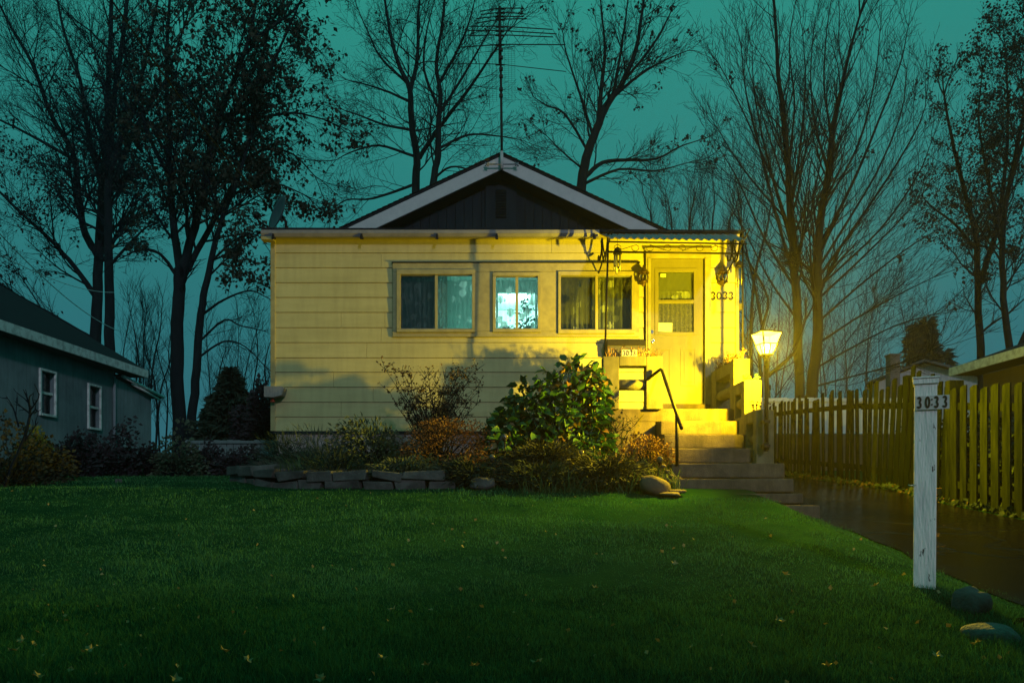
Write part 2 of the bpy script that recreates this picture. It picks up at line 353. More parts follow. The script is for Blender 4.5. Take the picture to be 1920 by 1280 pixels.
M['lace_dense'] = lace('dense_curtain', 0.55, 0.85, (0.20, 0.18, 0.12), 30, 0.3)

def emis(name, col, strength, see=0.0):
    m = bpy.data.materials.new(name); m.use_nodes = True
    n, l = m.node_tree.nodes, m.node_tree.links; n.remove(n['Principled BSDF'])
    e_ = n.new('ShaderNodeEmission'); e_.inputs[0].default_value = (*col, 1); e_.inputs[1].default_value = strength
    if see > 0:
        t = n.new('ShaderNodeBsdfTransparent'); x = n.new('ShaderNodeMixShader'); x.inputs[0].default_value = see
        l.new(e_.outputs[0], x.inputs[1]); l.new(t.outputs[0], x.inputs[2]); l.new(x.outputs[0], n['Material Output'].inputs['Surface'])
    else: l.new(e_.outputs[0], n['Material Output'].inputs['Surface'])
    return m
M['lampglass'] = emis('lit_lamp_glass', (1.0, 0.90, 0.17), 14.0, 0.85)
M['bulb'] = emis('bulb', (1.0, 0.95, 0.45), 40.0, 0.8)

# ------------------------------------------------------------------ ground
LP = ([-300, -1, 0.9, 3.2, 4.6, 6.5, 8.5, 9.5, 11.5, 14, 20, 30, 80, 600], [-1.5, -1.5, -1.5, -.745, -.537, -.24, .06, .19, .30, .5, .9, 1.1, 1.3, 1.5])
DP = ([-300, -1, 1.0, 4.77, 6.48, 7.25, 8.0, 9.2, 10.5, 14.2, 20, 30, 80, 600], [-1.5, -1.5, -1.45, -.636, -.393, -.29, -.21, -.09, .08, .35, .72, 1.0, 1.25, 1.5])
def ground(X, Y):
    X = np.asarray(X, float); Y = np.asarray(Y, float)
    L = np.interp(Y, *LP); D = np.interp(Y, *DP) - 0.012
    L = L + 0.018 * np.sin(2.4 * Y + .9 * np.sin(.8 * X)) * (.6 + .4 * np.sin(.9 * X + 2 * Y)) + 0.008 * np.sin(6.1 * Y + 1.3 * np.sin(1.7 * X)) * np.clip((Y - 3) / 2, 0, 1) * np.clip((12 - Y) / 3, 0, 1) + 0.0 * np.sin(1.9 * Y) * np.clip((Y - 3) / 2, 0, 1) * np.clip((12 - Y) / 3, 0, 1) + 0.02 * np.sin(.7 * X + 1.3)
    t = np.clip((X - 2.45) / 0.6, 0, 1); t = t * t * (3 - 2 * t)
    return L * (1 - t) + D * t
def gz(x, y): return float(ground(x, y))

gx = np.unique(np.concatenate([np.linspace(-400, -14, 14), np.linspace(-14, 2.2, 90), np.linspace(2.2, 3.3, 24), np.linspace(3.3, 12, 24), np.linspace(12, 400, 14)]))
gy = np.unique(np.concatenate([np.linspace(-120, 0, 10), np.linspace(0, 14, 160), np.linspace(14, 40, 40), np.linspace(40, 600, 16)]))
GX, GY = np.meshgrid(gx, gy); GZ = ground(GX, GY)
nx, ny = len(gx), len(gy)
ii, jj = np.meshgrid(np.arange(nx - 1), np.arange(ny - 1))
gq = np.stack([jj * nx + ii, jj * nx + ii + 1, (jj + 1) * nx + ii + 1, (jj + 1) * nx + ii], -1).reshape(-1, 4)
gm = MB(); gm.add(np.stack([GX, GY, GZ], -1).reshape(-1, 3), [gq], True)
setting('lawn', gm, M['lawn'])

dx = np.linspace(3.0, 4.98, 12); dy = np.concatenate([np.linspace(1.0, 13, 60), np.linspace(13.5, 30, 20)])
DX, DY = np.meshgrid(dx, dy)
DX = DX + np.where(np.isclose(DX, 3.0), 0.04 * np.sin(DY * 3.1) + .03 * np.sin(DY * 7.3), 0)
DZ = np.interp(DY, *DP) + 0.0
n1, n2 = len(dx), len(dy); ii, jj = np.meshgrid(np.arange(n1 - 1), np.arange(n2 - 1))
dm = MB(); dm.add(np.stack([DX, DY, DZ], -1).reshape(-1, 3), [np.stack([jj * n1 + ii, jj * n1 + ii + 1, (jj + 1) * n1 + ii + 1, (jj + 1) * n1 + ii], -1).reshape(-1, 4)], True)
setting('driveway', dm, M['asphalt'])
rm = MB(); rm.add([(-120, -9, -1.49), (120, -9, -1.49), (120, 0.7, -1.49), (-120, 0.7, -1.49)], [[0, 1, 2, 3]])
setting('road', rm, M['asphalt'])

# flower bed soil
sx_ = np.linspace(-3.15, 1.85, 60); sy_ = np.linspace(8.55, 11.2, 30); SX, SY = np.meshgrid(sx_, sy_)
bedtop = np.interp(SY, [8.55, 8.75, 9.2, 11.2], [.16, .27, .36, .62])
mound = np.interp(SX, [-3.2, -.4, .2, 1.9], [0, 0, .02, -.05])
SZ = bedtop + mound + NR.normal(0, .012, SX.shape)
SZ = np.where(SY < np.interp(SX, [-3.35, -3.05, -2.72, -2.35, -1.9, .1], [9.85, 9.48, 9.1, 8.83, 8.62, 8.5]), ground(SX, SY) - .12, SZ)
n1, n2 = len(sx_), len(sy_); ii, jj = np.meshgrid(np.arange(n1 - 1), np.arange(n2 - 1))
so = MB(); so.add(np.stack([SX, SY, SZ], -1).reshape(-1, 3), [np.stack([jj * n1 + ii, jj * n1 + ii + 1, (jj + 1) * n1 + ii + 1, (jj + 1) * n1 + ii], -1).reshape(-1, 4)], True)
setting('soil', so, M['soil'])
def bedz(x, y): return float(np.interp(y, [8.55, 8.75, 9.2, 11.2], [.16, .27, .36, .62]))

# ------------------------------------------------------------------ house
YF = 11.1; KP = F / YF
def hx(px): return (px - 960) / KP
def hz(py): return (930 - py) / KP
XL, XR = hx(510), hx(1383)
house = thing('house', 'small yellow-lit clapboard house with dark gable behind a flat-roofed front', 'house', (0, 11.1, 0.5))
# siding boards with openings
rows = [808, 781, 753.5, 725.5, 697.5, 670.5, 642, 614, 585.5, 557.5, 530, 502, 474.5, 446]
holes = [(748, 888, 511, 622), (927, 1011, 516, 622), (1049, 1186, 515, 624), (1213, 1327, 476, 770)]
joints = {808: [], 781: [640], 753.5: [700], 725.5: [626], 697.5: [849], 670.5: [688], 642: [715], 614: [722, 640], 585.5: [], 557.5: [], 530: [], 502: [715, 1100], 474.5: [1034]}
sb = MB()
def siding_piece(a, b, lo, hi, blo, bhi):
    def yy(z): t = (z - hz(blo)) / (hz(bhi) - hz(blo)); return YF - 0.022 + 0.014 * t
    z0, z1 = hz(lo), hz(hi) - (.006 if hi == bhi else 0)
    if z1 - z0 < 0.004 or b - a < 1: return
    x0, x1 = hx(a), hx(b)
    y0, y1 = yy(z0), yy(z1)
    sb.hexa([(x0, y0, z0), (x1, y0, z0), (x1, YF + .02, z0), (x0, YF + .02, z0), (x0, y1, z1), (x1, y1, z1), (x1, YF + .02, z1), (x0, YF + .02, z1)])
for lo, hi in zip(rows[:-1], rows[1:]):
    cuts = sorted(set([lo, hi] + [c for h in holes for c in (h[2], h[3]) if hi < c < lo]), reverse=True)
    for a, b in zip(cuts[:-1], cuts[1:]):
        mid = (a + b) / 2; spans = [(517, 1378)]
        for h in holes:
            if h[2] < mid < h[3]:
                ns = []
                for s0, s1 in spans:
                    if h[1] <= s0 or h[0] >= s1: ns.append((s0, s1)); continue
                    if s0 < h[0]: ns.append((s0, h[0]))
                    if h[1] < s1: ns.append((h[1], s1))
                spans = ns
        for s0, s1 in spans:
            xs = [s0] + sorted(j for j in joints.get(lo, []) if s0 + 3 < j < s1 - 3) + [s1]
            for p, q in zip(xs[:-1], xs[1:]): siding_piece(p + (0.25 if p != s0 else 0), q - (0.25 if q != s1 else 0), a, b, lo, hi)
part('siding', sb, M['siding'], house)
bkx = sorted(set([XL + .02, XR - .02] + [hx(v) for h in holes for v in h[:2]])); bkz = sorted(set([hz(808), 3.55] + [hz(v) for h in holes for v in h[2:]]))
bs = MB()
for a, b in zip(bkx[:-1], bkx[1:]):
    for c, d in zip(bkz[:-1], bkz[1:]):
        mx_, mz_ = (a + b) / 2, (c + d) / 2
        if not any(hx(h[0]) < mx_ < hx(h[1]) and hz(h[3]) < mz_ < hz(h[2]) for h in holes): bs.box(a, b, YF + .0205, YF + .032, c, d)
part('wall_sheathing', bs, M['darkbox'], house)
wb = MB()   # side and rear walls, ceiling and floor of the front room
wb.box(XL + .02, XL + .10, YF + .021, 12.6, 0.9, 3.55); wb.box(XR - .10, XR - .02, YF + .021, 12.6, 0.9, 3.55)
wb.box(XL + .021, XR - .021, 12.6, 12.68, 0.3, 3.4)
part('side_wall', wb, M['siding'], house)
cb = MB()
cb.box(XL - .012, hx(517), YF - .035, YF + .10, hz(808), hz(447)); part('corner_board', cb, M['trim'], house, .004); cb = MB(); cb.box(hx(1378), XR + .012, YF - .035, YF + .10, hz(808), hz(447)); part('corner_board', cb, M['trim'], house, .004)

fb = MB(); fb.box(XL + .06, XR - .06, YF + .03, 12.6, -.1, hz(808) + .01)
part('foundation', fb, M['foundation'], house)
fsk = MB(); fsk.box(XL + .01, XR - .01, YF - .008, YF + .03, hz(812), hz(808) - .003)
part('skirt_board', fsk, M['brown'], house)
# flat front roof with gutter
rb = MB(); rb.hexa([(XL - .10, YF - .16, 3.635), (XR + .02, YF - .16, 3.60), (XR + .02, 12.7, 3.69), (XL - .10, 12.7, 3.70), (XL - .10, YF - .16, 3.675), (XR + .02, YF - .16, 3.64), (XR + .02, 12.7, 3.75), (XL - .10, 12.7, 3.76)])
part('front_roof', rb, M['shingle'], house, .005)
eb = MB(); eb.box(XL - .05, XR + .015, YF - .13, YF - .0, 3.555, 3.595)
part('eave_board', eb, M['trim'], house, .004)
gb = MB()
gp = [(-.19, 3.63), (-.19, 3.585), (-.165, 3.545), (-.11, 3.545), (-.11, 3.63), (-.12, 3.63), (-.12, 3.556), (-.16, 3.556), (-.18, 3.59), (-.18, 3.63)]
gb.prism([(YF + a, b) for a, b in gp], hx(497), hx(1121), 'x')
gut = part('gutter', gb, M['gutter'], house)
for px in (520, 683, 822, 932, 1112):
    c = MB(); x = hx(px); c.box(x - .012, x + .012, YF - .205, YF - .10, 3.525, 3.575); c.box(x - .018, x + .018, YF - .215, YF - .19, 3.50, 3.545)
    part('gutter_clip', c, M['iron'], gut, .003)
c = MB(); c.box(hx(497), hx(519), YF - .19, YF - .05, 3.50, 3.542)
part('gutter_outlet', c, M['trim'], house, .004)

# main gabled house behind
YG = 12.6; KG = F / YG
ax, az = (940 - 960) / KG, (930 - 290) / KG
sl = 0.467
gw = MB()
gxs = np.linspace(-3.30, 3.02, 46)
for a, b in zip(gxs[:-1], gxs[1:]):     # vertical boards
    o = 0.012 if int((a + 10) * 100) % 2 else 0.0
    za, zb_ = az - .30 - sl * abs(a - ax), az - .30 - sl * abs(b - ax)
    yb = YG + .30 + (0.008 if (hash(round(a, 3)) & 1) else 0)
    gw.hexa([(a + .004, yb, 3.5), (b - .004, yb, 3.5), (b - .004, yb + .05, 3.5), (a + .004, yb + .05, 3.5), (a + .004, yb, za), (b - .004, yb, zb_), (b - .004, yb + .05, zb_), (a + .004, yb + .05, za)])
gw.prism([(-3.30, 3.47), (3.02, 3.47), (3.02, 3.75), (ax, az - .32), (-3.30, 3.75)], YG + .352, YG + .40, 'y')
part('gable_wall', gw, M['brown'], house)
rv = MB()
for sgn in (-1, 1):
    xe = ax + sgn * 3.45; ze = az - sl * 3.45
    for (dz0, dz1, y0, y1) in ((-.02, .03, YG, 22),):
        rv.hexa([(ax, y0, az + dz0), (xe, y0, ze + dz0), (xe, y1, ze + dz0), (ax, y1, az + dz0), (ax, y0, az + dz1), (xe, y0, ze + dz1), (xe, y1, ze + dz1), (ax, y1, az + dz1)] if sgn > 0 else
                [(xe, y0, ze + dz0), (ax, y0, az + dz0), (ax, y1, az + dz0), (xe, y1, ze + dz0), (xe, y0, ze + dz1), (ax, y0, az + dz1), (ax, y1, az + dz1), (xe, y1, ze + dz1)])
# ragged shingle ends along the rake
for k in range(40):
    for sgn in (-1, 1):
        d = k / 40 * 3.4; xa = ax + sgn * d; xb = ax + sgn * (d + .085)
        pts = [(xa, az - sl * d + .032), (xb, az - sl * (d + .085) + .028), (xb, az - sl * (d + .085) + .046), (xa, az - sl * d + .036)]
        rv.prism(pts if sgn > 0 else pts[::-1], YG - .025, YG + .3, 'y')
part('gable_roof', rv, M['shingle'], house)
fa = MB()
for sgn in (-1, 1):
    xe = ax + sgn * 3.42; ze = az - sl * 3.42
    p = [(ax, az - .022), (ax, az - .235), (xe, ze - .235), (xe, ze - .022)]
    fa.prism(p if sgn < 0 else p[::-1], YG + .0, YG + .022, 'y')
fas = part('rake_board', fa, M['fascia'], house, .003)
sf = MB()
for sgn in (-1, 1):
    xe = ax + sgn * 3.42; ze = az - sl * 3.42
    p = [(ax, az - .225), (ax, az - .245), (xe, ze - .245), (xe, ze - .225)]
    sf.prism(p if sgn < 0 else p[::-1], YG + .023, YG + .36, 'y')
part('soffit', sf, M['brown'], house)
v = MB()
vx0, vx1, vz0, vz1 = (909 - 960) / KG, (969 - 960) / KG, (930 - 417) / KG, (930 - 335) / KG
v.box(vx0, vx1, YG + .255, YG + .298, vz0, vz1); v.box(vx0 - .02, vx1 + .02, YG + .22, YG + .298, vz0 - .04, vz0 - .002)
vent = part('gable_vent', v, M['brown'], house, .004)
lv = MB()
for k in range(11):
    z = vz0 + .17 + k * .042
    lv.boxr(((929 - 941 + 941 - 960 + 10) / KG + .0, YG + .235, z), .085, .018, .005, rx=-.7)
part('louver_slats', lv, M['brown'], vent)
# house body behind
hb = MB(); hb.box(-3.30, 3.02, YG + .41, 21.9, -.1, 3.70)
# hollow interior is in front of the partition, so the body starts behind the kitchen
hb = MB(); hb.box(-3.30, -3.22, YG + .41, 21.9, -.1, 3.70); hb.box(2.94, 3.02, YG + .41, 21.9, -.1, 3.70); hb.box(-3.22, 2.94, 21.8, 21.9, -.1, 3.7)
part('main_wall', hb, M['siding'], house)

# window band trim
tb = MB()
def tx(a, b, lo, hi, y0=YF - .050, y1=YF - .0215): tb.box(hx(a), hx(b), y0, y1, hz(lo), hz(hi))
tx(737, 1197.5, 511, 495); tx(737, 1197.5, 632.5, 622.5)
tx(737, 749, 622.2, 511.3); tx(887, 927, 622.2, 511.3); tx(1011.5, 1049.5, 622.2, 511.3); tx(1186, 1197.5, 622.2, 511.3)
part('window_band', tb, M['trim'], house, .002)
dc = MB(); dc.box(hx(735.5), hx(1199), YF - .066, YF - .02, hz(494.7), hz(493)); part('drip_cap', dc, M['iron'], house)
def window(x0, x1, y0, y1, mul, glass_y0, glass_y1, gx0, gx1):
    w = MB(); ya, yb = YF - .082, YF + .03
    def bx_(a, b, lo, hi, p=0.0, q=0.0): w.box(hx(a), hx(b), ya + p, yb + q, hz(lo), hz(hi))
    bx_(x0, x1, glass_y0, y0); bx_(x0, x1, y1, glass_y1); bx_(x0, gx0, glass_y1 - .1, glass_y0 + .1); bx_(gx1, x1, glass_y1 - .1, glass_y0 + .1)
    fr = part('window', w, M['trim'], house, .004)
    s = MB(); s.box(hx(mul - 2.6), hx(mul + 2.6), YF - .055, YF + .01, hz(glass_y1 - .2), hz(glass_y0 + .2)); part('mullion', s, M['trim'], fr, .003)
    # inner sash lip
    for a, b, lo, hi in ((gx0, gx1, glass_y0 + 1.6, glass_y0 + .1), (gx0, gx1, glass_y1 - .1, glass_y1 - 1.6)): li = MB(); li.box(hx(a), hx(b), YF - .05, YF - .012, hz(lo), hz(hi)); part('sash_rail', li, M['gutter'], fr)
    for a, b, yy in ((gx0, mul, YF - .022), (mul, gx1, YF - .034)):
        g = MB(); g.box(hx(a), hx(b), yy, yy + .004, hz(glass_y1), hz(glass_y0)); part('pane', g, M['glass'], fr)
    return fr
W1 = window(745, 891, 508, 624.5, 818.5, 517, 618.7, 752, 885.5)
W2 = window(924, 1014, 513, 624.5, 969, 520, 618.5, 929.6, 1008)
W3 = window(1046, 1189, 511.5, 627, 1118, 519, 620, 1051, 1183)
def curtain(name, a, b, top, bot, y, m, root, nf=10, amp=.018, gather=0.0, label=None):
    nu = max(24, nf * 8); nv = 12; vs = []
    for j in range(nv + 1):
        t = j / nv
        for i in range(nu + 1):
            u = i / nu
            x = hx(a) + (hx(b) - hx(a)) * u
            if gather: x = hx(b) + (x - hx(b)) * (1 - gather * t ** 1.5)
            vs.append((x, y + amp * sin(u * nf * 2 * pi + .6 * sin(5 * u + t)) * (0.5 + .5 * t), hz(top + (bot - top) * t)))
    q = np.array([[j * (nu + 1) + i, (j + 1) * (nu + 1) + i, (j + 1) * (nu + 1) + i + 1, j * (nu + 1) + i + 1] for j in range(nv) for i in range(nu)])
    c = MB(); c.add(vs, [q], True); return part(name, c, m, root, label=label)
curtain('curtain', 746, 822, 508, 632, YF + .10, M['lace_dark'], W1, 8, .03)
curtain('curtain', 752, 800, 506, 640, YF + .075, M['lace_dark'], W1, 6, .025, gather=.45)
curtain('curtain', 818, 892, 508, 632, YF + .10, M['lace'], W1, 5, .012, label='teal-lit lace curtain with flower pattern')
curtain('curtain', 822, 838, 508, 632, YF + .07, M['lace_dense'], W1, 2, .01)
curtain('curtain', 924, 1014, 510, 632, YF + .11, M['lace'], W2, 7, .014, label='sheer curtain in front of a bright room')
curtain('curtain', 1046, 1112, 508, 632, YF + .10, M['lace_dark'], W3, 7, .03)
curtain('curtain', 1076, 1090, 508, 632, YF + .07, M['lace'], W3, 2, .012)
curtain('curtain', 1112, 1192, 508, 632, YF + .10, M['lace_dark'], W3, 6, .02)
curtain('curtain', 1120, 1152, 508, 632, YF + .07, M['lace'], W3, 5, .014)

# rooms seen through the windows
def room_wall(mb, *a): mb.box(*a)
ir = MB()
ir.box(-3.2, .60, YF + .03, 15.5, 3.40, 3.45)                 # ceiling
ir.box(-3.2, .60, YF + .03, 15.5, .95, 1.0)                   # floor
ir.box(.60, .66, YF + .04, 15.5, 1.0, 3.40)                   # partition beside the lit room
ir.box(-1.08, -1.02, YF + .17, 12.59, 1.0, 3.40)
part('room_shell', ir, M['interior'], house)
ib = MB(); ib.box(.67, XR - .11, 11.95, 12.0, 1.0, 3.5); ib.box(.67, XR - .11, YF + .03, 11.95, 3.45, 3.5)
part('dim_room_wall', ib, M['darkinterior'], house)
# (the wall between front room and kitchen: opening seen as the bright rectangle)
house_wall = [o for o in house.children if o.name.startswith('side_wall')][0]
bpy.data.objects.remove(house_wall, do_unlink=True)
wb = MB()
wb.box(XL + .02, XL + .10, YF + .021, 12.6, 0.9, 3.55); wb.box(XR - .10, XR - .02, YF + .021, 12.6, 0.9, 3.55)
ox0, ox1, oz1 = (934 - 960) * 12.6 / F, (1003 - 960) * 12.6 / F, (930 - 549) * 12.6 / F
wb.box(XL + .11, ox0, 12.6, 12.68, 0.3, 3.39); wb.box(ox1, .59, 12.6, 12.68, 0.3, 3.39); wb.box(ox0 + .001, ox1 - .001, 12.6, 12.68, oz1, 3.39)
wb.box(.68, XR - .11, 12.6, 12.68, 0.3, 3.39)
part('side_wall', wb, M['interior'], house)
kb = MB(); kb.box(-1.6, .59, 14.6, 14.65, 1.0, 3.39); kb.box(-1.6, -1.55, 12.69, 14.6, 1.0, 3.39)
part('kitchen_wall', kb, M['interior'], house)
cb2 = MB(); cb2.box(-1.5, .58, 14.1, 14.58, 1.01, 1.9); cb2.box(-1.5, -.35, 14.25, 14.58, 2.6, 3.3)
part('kitchen_cupboard', cb2, M['darkinterior'], house, .006)
for nm, loc, pw, c in (('kitchen_light', (.1, 13.5, 3.1), 150, (.50, 1.0, .88)), ('front_room_light', (-.55, 12.2, 1.6), 14.0, (.18, 1.0, .72))):
    L = link(bpy.data.objects.new(nm, bpy.data.lights.new(nm, 'POINT'))); L.location = loc; L.data.energy = pw; L.data.color = c; L.data.shadow_soft_size = .08

# door
db = MB()
db.box(hx(1219), hx(1234), YF - .022, YF + .02, hz(757.4), hz(486.6)); db.box(hx(1300), hx(1317.5), YF - .022, YF + .02, hz(757.4), hz(486.6))
db.box(hx(1234), hx(1300), YF - .022, YF + .02, hz(511), hz(486.6)); db.box(hx(1234), hx(1300), YF - .022, YF + .02, hz(757.4), hz(624.5))
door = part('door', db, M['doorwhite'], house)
mo = MB()
for a, b, lo, hi in ((1227, 1234, 629, 504), (1300, 1306, 629, 504), (1234, 1300, 511, 504), (1234, 1300, 629, 623), (1234, 1300, 569.5, 563)):
    mo.box(hx(a), hx(b), YF - .034, YF + .0, hz(lo), hz(hi))
part('door_window_frame', mo, M['doorwhite'], door, .005)
for a, b in ((1231.5, 1258), (1275, 1305)):
    mo = MB(); lo, hi = 723.5, 653
    for (c0, c1, l_, h_) in ((a, a + 4, lo, hi), (b - 4, b, lo, hi), (a + 4, b - 4, lo, lo - 4), (a + 4, b - 4, hi + 4, hi)): mo.box(hx(c0), hx(c1), YF - .030, YF - .0225, hz(l_), hz(h_))
    mo.box(hx(a + 7), hx(b - 7), YF - .028, YF - .0225, hz(lo - 7), hz(hi + 7))
    part('door_panel', mo, M['doorwhite'], door, .003)
for lo, hi in ((563, 511), (623, 569.5)):
    g = MB(); g.box(hx(1234), hx(1300), YF - .012, YF - .008, hz(lo), hz(hi)); part('door_pane', g, M['glass'], door)
curtain('door_curtain', 1232, 1302, 545, 563, YF + .03, M['lace'], door, 9, .010, label='frilled valance')
curtain('door_curtain', 1230, 1304, 569, 626, YF + .03, M['lace_dense'], door, 9, .012)
bk = MB(); bk.box(hx(1231), hx(1303), YF + .07, YF + .09, hz(626), hz(509)); part('door_blind', bk, M['darkinterior'], door)
pp = MB(); pp.boxr((hx(1247.5), YF + .0, hz(613.5)), .095, .002, .062, ry=.03); part('paper_note', pp, M['paper'], door)
pp = MB(); pp.boxr((hx(1243.5), YF + .0, hz(516.5)), .037, .002, .024); part('paper_sticker', pp, M['paper'], door)
lk = MB(); lk.lathe([(.024, YF - .036), (.024, YF - .022)], (hx(1221.6), 0, hz(623)), 16, 'y'); lk.lathe([(.010, YF - .045), (.010, YF - .03)], (hx(1221.6), 0, hz(623)), 10, 'y')
part('lock', lk, M['chrome'], door)
hd = MB(); hd.lathe([(.026, YF - .03), (.026, YF - .022)], (hx(1221.6), 0, hz(641)), 16, 'y'); hd.lathe([(.012, YF - .07), (.026, YF - .085), (.030, YF - .07), (.012, YF - .045), (.012, YF - .03)], (hx(1221.8), 0, hz(641)), 16, 'y')
part('door_knob', hd, M['chrome'], door)
dcg = MB()
for a, b, lo, hi, p in ((1209.5, 1218.4, 766, 472, .070), (1319.3, 1331.5, 766, 472, .070), (1218.4, 1319.3, 486, 472, .0699)): dcg.box(hx(a), hx(b), YF - p, YF + .0, hz(lo), hz(hi))
dcg.box(hx(1207), hx(1334), YF - .085, YF - .0, hz(471.6), hz(468))
part('door_casing', dcg, M['trim'], house, .005)
dcr = MB()
for a, b, lo, hi in ((1319.3, 1323, 764, 487), (1213, 1218.4, 764, 487)): dcr.box(hx(a), hx(b), YF - .085, YF - .071, hz(lo), hz(hi))
part('door_stop', dcr, M['trim'], house, .003)
th = MB(); th.box(hx(1212), hx(1328), YF - .14, YF - .0, hz(775), hz(759.5)); part('threshold', th, M['step'], house, .006)
cn = MB(); cn.tube([(hx(1208.5), YF - .035, hz(667)), (hx(1208.5), YF - .035, hz(472))], .008, 8); part('door_side_conduit', cn, M['iron'], house)

# ------------------------------------------------------------------ awning
YA = 9.94
aw = thing('awning', 'corrugated metal awning with scrolled black ironwork over the front door', 'awning', (2.05, 10.5, 3.3))
zf, zb, xa0, xa1 = (930 - 446.5) * 9.72 / F, 3.615, 1.17, 2.86
def awn(x, t):       # t 0 at the front edge, 1 at the wall
    y = 9.72 + (YF - .03 - 9.72) * t
    sp = (x - xa0) / (xa1 - xa0)
    xx = x + (.04 if sp < .5 else .22 * sp) * t * 1.0
    return (xx, y, zf + (zb - zf) * t - (.028 * sp) * (1 - t) + .014 * cos((x - xa0) * 2 * pi / .0905))
am = MB(); nu, nv = 190, 6; vs = []
for j in range(nv + 1):
    for i in range(nu + 1): vs.append(awn(xa0 + (xa1 - xa0) * i / nu, j / nv))
q = np.array([[j * (nu + 1) + i, j * (nu + 1) + i + 1, (j + 1) * (nu + 1) + i + 1, (j + 1) * (nu + 1) + i] for j in range(nv) for i in range(nu)])
vt = [(x, y, z + .006) for x, y, z in vs]; n0 = len(vs)
ed = [[i, n0 + i, n0 + i + 1, i + 1] for i in range(nu)]
am.add(vs + vt, [q[:, ::-1], q + n0, np.array(ed)], True)
part('awning_sheet', am, M['gutter'], aw)
awz = lambda x: zf - .03 - .028 * (x - xa0) / (xa1 - xa0)
pl_, pr_ = 1.172, 2.895
def post_top(x): return awz(min(x, 2.86)) + .0
ps = MB(); ps.tube([(1.155, YA, (930 - 668) * YA / F), (1.195, YA, 3.15)], .0125, 8); part('awning_post', ps, M['iron'], aw)
ps = MB(); ps.tube([(2.86, YA - .02, (930 - 672) * YA / F), (2.862, YA - .02, 3.13)], .0125, 8); part('awning_post', ps, M['iron'], aw)
fr = MB(); fr.tube([(1.175, YA - .18, awz(1.17)), (2.87, YA - .18, awz(2.86))], .010, 6)
fr.tube([(1.195, YA, 3.035), (2.862, YA - .02, 3.005)], .0115, 6)
fr.tube([(1.195, YA, 3.15), (1.18, YA - .18, awz(1.17))], .009, 6); fr.tube([(2.862, YA - .02, 3.12), (2.865, YA - .18, awz(2.86))], .009, 6)
part('awning_rail', fr, M['iron'], aw)
def scroll(x0, x1, z0, z1, y, flip):
    p = []
    for k in range(26):                      # an S lying on its side
        t = k / 25
        if t < .3: a = t / .3; ang = pi * (1.5 - 1.6 * a); p.append((x0 + .05 + .045 * cos(ang + pi), z0 + (z1 - z0) * .5 + .04 * sin(ang)))
        elif t > .7: a = (t - .7) / .3; ang = pi * (.5 - 1.6 * a); p.append((x1 - .05 + .045 * cos(ang), z0 + (z1 - z0) * .5 + .04 * sin(ang)))
        else: a = (t - .3) / .4; p.append((x0 + .06 + (x1 - x0 - .12) * a, z0 + (z1 - z0) * (.15 + .7 * a)))
    m_ = MB(); m_.tube([(a, y, (b if not flip else z0 + z1 - b)) for a, b in p], .0042, 5); return m_
for k in range(4):
    x0 = 1.26 + k * .40; part('scroll', scroll(x0, x0 + .32, 3.035, 3.125, YA - .01, k % 2), M['iron'], aw)
def bracket(x0, sgn):
    m_ = MB()
    # diagonal from the wall up to the sheet, with two curled bars
    a = (x0, YF - .06, 3.06); b = (x0 + .12 * sgn, YF - .75, 3.46)
    m_.tube([a, b], .011, 6)
    for k, (dz, rr) in enumerate(((.0, .10), (.05, .075))):
        pts = []
        for i in range(22):
            t = i / 21
            y = YF - .15 - .36 * t - k * .12
            z = 3.50 - .02 * k - (.34 - .09 * k) * sin(pi * min(1, t * 1.25)) ** .8 - .0
            pts.append((x0 + .03 * sgn + .07 * sgn * t, y, z))
        m_.tube(pts, .012, 6)
    m_.tube([(x0 + .0 * sgn, YF - .10, 3.30), (x0 - .01 * sgn, YF - .16, 3.22), (x0, YF - .24, 3.20), (x0 + .02 * sgn, YF - .28, 3.30), (x0 + .03 * sgn, YF - .25, 3.50)], .014, 6)
    return m_
part('awning_bracket', bracket(hx(1121), 1), M['iron'], aw); part('awning_bracket', bracket(hx(1360), 1), M['iron'], aw)

# ------------------------------------------------------------------ porch and stairs
YS = [9.9, 9.62, 9.34, 9.06, 8.78, 8.5, 8.22, 7.94]; PY = [766, 789, 814, 840, 868, 897, 925, 947]
ZS = [(930 - p) * y / F for p, y in zip(PY, YS)]
st = thing('porch_steps', 'broad concrete porch steps climbing from the lawn to the front door', 'steps', (2.2, 9.0, 0))
lb = MB(); lb.box(1.07, 2.95, 9.9, YF - .03, ZS[1] + .018, ZS[0]); part('landing', lb, M['step'], st, .012)
lb = MB(); lb.box(1.08, 1.775, 9.905, YF - .031, -.2, ZS[1] + .018); lb.box(1.7751, 2.94, 9.96, YF - .031, -.2, ZS[1] + .018); part('landing_base', lb, M['step'], st)
for k in range(1, 8):
    x1 = 2.72 if k < 4 else 2.995
    x0 = [0, 1.79, 1.775, 1.77, 1.757, 1.736, 1.72, 1.9][k]
    if k == 7: x1 = 3.06
    yb = YS[k - 1] + (.0 if k > 1 else -.001)
    zl = ZS[k + 1] + .017 if k < 7 else -.35
    m_ = MB(); m_.box(x0, x1, YS[k], yb + .10, zl, ZS[k])
    if k < 7:
        mb_ = MB(); mb_.box(x0 + .02, x1 - .02, YS[k] + .045, yb + .09, -.35, zl); part('step_base', mb_, M['step'], st)
    # nosing
    part('step', m_, M['step'], st, .014)
sc_ = MB(); sc_.box(2.72, 2.995, 8.8, 9.9, -.3, ZS[4] - .004); part('side_curb', sc_, M['step'], st, .01)


